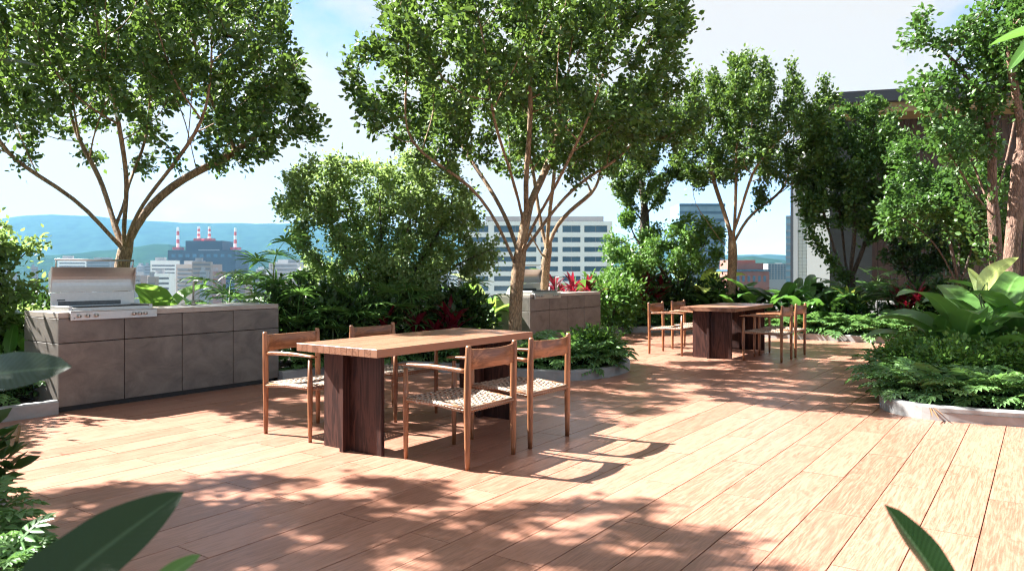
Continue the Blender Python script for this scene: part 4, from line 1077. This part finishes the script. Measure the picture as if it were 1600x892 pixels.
# white banded office block
d = 240; o = facade('office_building', 725, d, 'white office building with blue window bands behind the centre trunk'); s = k(d)
X = lambda px: (px - 725) * s
top = zz(347, d)
m = MB(); m.box(0, X(957), 1.2, 24, 0, top - .02); m.build('core', M['palegrey'], o)
m = MB(); m.box(X(758), X(945), 3, 20, top, zz(337, d)); m.build('roof_storey', M['palegrey'], o)
m = MB(); m.box(X(731), X(750), 2, 14, top, zz(341, d)); m.build('plant_room', M['bluewin'], o)
bays = [(733, 763), (772, 838), (845, 872), (879, 907), (913, 949)]
rows = [(352.5, 363)] + [(370.5 + i * 15.2, 378.5 + i * 15.2) for i in range(8)]
py0 = 346
for i, (a, b_) in enumerate(rows):
    m = MB(); m.box(0, X(957), 0, 1.19, zz(a, d), zz(py0, d)); m.build('spandrel', M['white'], o); py0 = b_
    for (l, r) in bays:
        m = MB(); m.box(X(l), X(r), .75, 1.18, zz(b_, d) + .01, zz(a, d) - .01); wi = m.build('window', M['bluewin'], o)
        m = MB(); m.box(X((l + r)/2) - .08, X((l + r)/2) + .08, .6, .745, zz(b_, d) + .02, zz(a, d) - .02); m.build('mullion', M['palegrey'], wi)
    pl = 725
    for (l, r) in bays + [(957, 957)]:
        m = MB(); m.box(X(pl), X(l) - .01, .01, 1.18, zz(b_, d) + .005, zz(a, d) - .005); m.build('pier', M['white'], o); pl = r
m = MB(); m.box(0, X(957), 0, 1.19, 0, zz(py0, d)); m.build('base_wall', M['white'], o)
# dark power-station block with striped stacks
d = 900; o = facade('power_station', 262, d, 'dark stepped block with four red and white striped chimneys'); s = k(d); X = lambda px: (px - 262) * s
m = MB(); m.box(0, X(368), 0, 45, 0, zz(391, d)); m.build('hall', M['darkblock'], o)
m = MB(); m.box(X(287), X(345), 5, 40, zz(391, d) + .01, zz(376, d)); m.build('upper_block', M['darkblock'], o)
m = MB(); m.box(X(310), X(343), -.4, -.02, zz(391.5, d), zz(390, d)); m.build('band', M['palegrey'], o)
for i in range(9):
    m = MB(); m.box(X(268 + i * 11), X(274 + i * 11), -.3, -.02, zz(402, d), zz(397, d)); m.build('louvre', M['bluewin'], o)
for px, t0 in ((270, 354), (303, 353), (320, 353), (361, 355)):
    z0 = zz(390 if px in (270, 361) else 376, d) + .02; z1 = zz(t0, d); st = None
    b0 = MB(); b0.box(X(px) - 4, X(px) + 5, 8, 20, z0 - .01, z0 + 3); st = b0.build('chimney_base', M['redpaint'], o)
    for j in range(5):
        a = z0 + 3.01 + (z1 - z0 - 3) * j / 5; e = z0 + 3 + (z1 - z0 - 3) * (j + 1) / 5
        m = MB(); m.tube([(X(px), 14, a), (X(px), 14, e)], [1.8 - .12 * j, 1.7 - .12 * j], 10); m.build('chimney_band', M['whitep' if j % 2 == 0 else 'redpaint'], st)
# gridded tower at the right
d = 95; o = facade('tiled_tower', 1247, d, 'tall pale tower with square grid facade beside the pavilion', YAW - R(28)); s = k(d)
hgt = zz(240, d); Wt = 5.6
m = MB(); m.box(0, Wt, .12, 9, 0, hgt); m.build('core', M['grout'], o)
m = MB(); m.box(-.55, -.005, -.15, 9, 0, hgt); m.build('corner_pier', M['palegrey'], o)
m = MB(); m.box(-.9, -.555, -.1, 9, 0, hgt); m.build('dark_pier', M['darkblock'], o)  # narrow outer pier in the dark cladding colour
m = MB(); m.box(Wt - 1.05, Wt, -.25, .119, 0, hgt); m.build('white_pier', M['whitep'], o)
nb = 9; bw = (Wt - 1.06) / nb
z = zz(452, d)
tiles = []
while z < zz(300, d):
    for i in range(nb): tiles.append((i * bw, z))
    z += .44
tm = MB(); tm.box(.02, bw - .02, 0, .115, .02, .42); tmesh = tm.mesh('tile', M['tile'])
for (x, z) in tiles[:300]:
    t_ = link('tile', tmesh, o); t_.location = (x, 0, z)
m = MB(); m.box(0, Wt - 1.06, 0, .115, 0, zz(452, d) - .02); m.box(0, Wt - 1.06, 0, .115, tiles[-1][1] + .45, hgt); m.build('upper_wall', M['tile'], o)
# glass tower
d = 330; o = facade('glass_tower', 1228, d, 'slim pale blue glass tower left of the gridded tower', YAW - R(20)); s = k(d)
m = MB(); m.box(0, 14, .3, 14, 0, zz(337, d)); m.build('core', M['glasstower'], o)
i = 0; z = zz(455, d)
while z < zz(338, d):
    m = MB(); m.box(-.1, 14, 0, .29, z, z + .75); m.build('floor_band', M['palegrey'], o); z += 2.9
# blue glass slab behind the round-crowned tree
d = 300; o = facade('glass_building', 1062, d, 'blue glass building glimpsed behind the round-crowned tree'); s = k(d); X = lambda px: (px - 1062) * s
m = MB(); m.box(0, X(1133), .3, 18, 0, zz(318, d)); m.build('core', M['glasstower'], o)
z = zz(440, d)
while z < zz(319, d):
    m = MB(); m.box(-.1, X(1133) + .1, 0, .29, z, z + 1.1); m.build('floor_band', M['bluewin'], o); z += 3.0
# brick block and neighbours
d = 260; o = facade('brick_building', 1138, d, 'red brick building with blue cornice right of the background trunk'); s = k(d); X = lambda px: (px - 1138) * s
m = MB(); m.box(0, X(1202), 0, 18, 0, zz(424, d)); m.build('wall', M['brick'], o)
m = MB(); m.box(-.3, X(1203), -.4, 18, zz(424, d) + .01, zz(421, d)); m.build('cornice', M['bluewin'], o)
m = MB(); m.box(X(1146), X(1196), 2, 17, zz(421, d) + .01, zz(411, d)); m.build('upper_storey', M['brick'], o)
m = MB(); m.box(X(1146), X(1186), 4, 17, zz(411, d) + .01, zz(406, d)); m.build('roof_storey', M['brick'], o)
for i in range(7):
    m = MB(); m.box(X(1143 + i * 8.3), X(1147 + i * 8.3), -.06, -.01, zz(440, d), zz(431, d)); m.build('window', M['bluewin'], o)
d = 420; o = facade('flat_block', 1200, d, 'pale blue gridded block beside the brick building'); s = k(d); X = lambda px: (px - 1200) * s
m = MB(); m.box(0, X(1229), 0, 14, 0, zz(412, d)); m.build('wall', M['palegrey'], o)
for i in range(6):
    for j in range(7):
        m = MB(); m.box(.5 + i * 1.65, 1.6 + i * 1.65, -.12, -.01, zz(436, d) + j * 1.22, zz(436, d) + j * 1.22 + .8); m.build('window', M['bluewin'], o)
# low city, each house its own
rr = random.Random(5); houses = []
for i in range(74):
    px = rr.uniform(-60, 720) if i < 54 else rr.uniform(930, 1240)
    d = rr.uniform(420, 1250); yt = rr.uniform(408, 432) + (1250 - d) * .018; wpx = rr.uniform(9, 34)
    if 262 - wpx < px < 368 and d < 900: yt = max(yt, 416)
    houses.append((px, d, yt, wpx, rr.choice(['beige', 'palegrey', 'rosy', 'white', 'beige', 'palegrey'])))
houses += [(275, 640, 413, 55, 'beige'), (300, 600, 409, 28, 'beige'), (325, 620, 424, 22, 'rosy'), (235, 700, 407, 38, 'white'), (420, 650, 411, 60, 'palegrey'), (470, 600, 418, 60, 'white'), (90, 800, 404, 40, 'white'), (135, 760, 407, 45, 'palegrey')]
for px, d, yt, wpx, mt in houses:
    s = k(d); o = empty('city_house', (0, 0, 0)); p = V(px, CY, d); o.location = (p.x, p.y, GZ); o.rotation_euler = (0, 0, YAW + rr.uniform(-.5, .5))
    wm = wpx * s; h = zz(yt, d); dp = wm * rr.uniform(.5, .9)
    m = MB(); m.box(0, wm, 0, dp, 0, h); m.build('wall', M[mt], o)
    m = MB(); m.box(wm * .15, wm * .5, dp * .2, dp * .8, h + .01, h + min(3, h * .12)); m.build('roof_room', M['palegrey'], o)
    m = MB(); nf = max(1, int(h / 3.4))
    for f in range(max(0, nf - 6), nf):
        m = MB(); m.box(wm * .06, wm * .94, -.15, -.01, f * 3.4 + 1.1, f * 3.4 + 2.5); m.build('window_band', M['houseglass'], o)
    ordinal(o, {'beige': 'distant beige', 'palegrey': 'distant pale grey', 'rosy': 'distant rose-coloured', 'white': 'distant white'}[mt] + ' city block', 'building', 'distant city blocks')
SETS = {kk: vv for kk, vv in SETS.items() if kk[1] == 'building'}; number_sets()

# ------------------------------------------------------------------ haze over the city
m = MB(); m.box(-8800, 5800, -5800, 8800, GZ - 2, 420); hz = m.build('haze', None)
hm = bpy.data.materials.new('haze_air'); hm.use_nodes = True; t = hm.node_tree; t.nodes.clear()
oo = N(t, 'ShaderNodeOutputMaterial'); pv = N(t, 'ShaderNodeVolumePrincipled', Density=.00008, Anisotropy=.2); pv.inputs['Color'].default_value = (.26, .6, 1, 1)
L(t, pv.outputs[0], oo.inputs['Volume']); hz.data.materials.append(hm); tag(hz, kind='stuff')
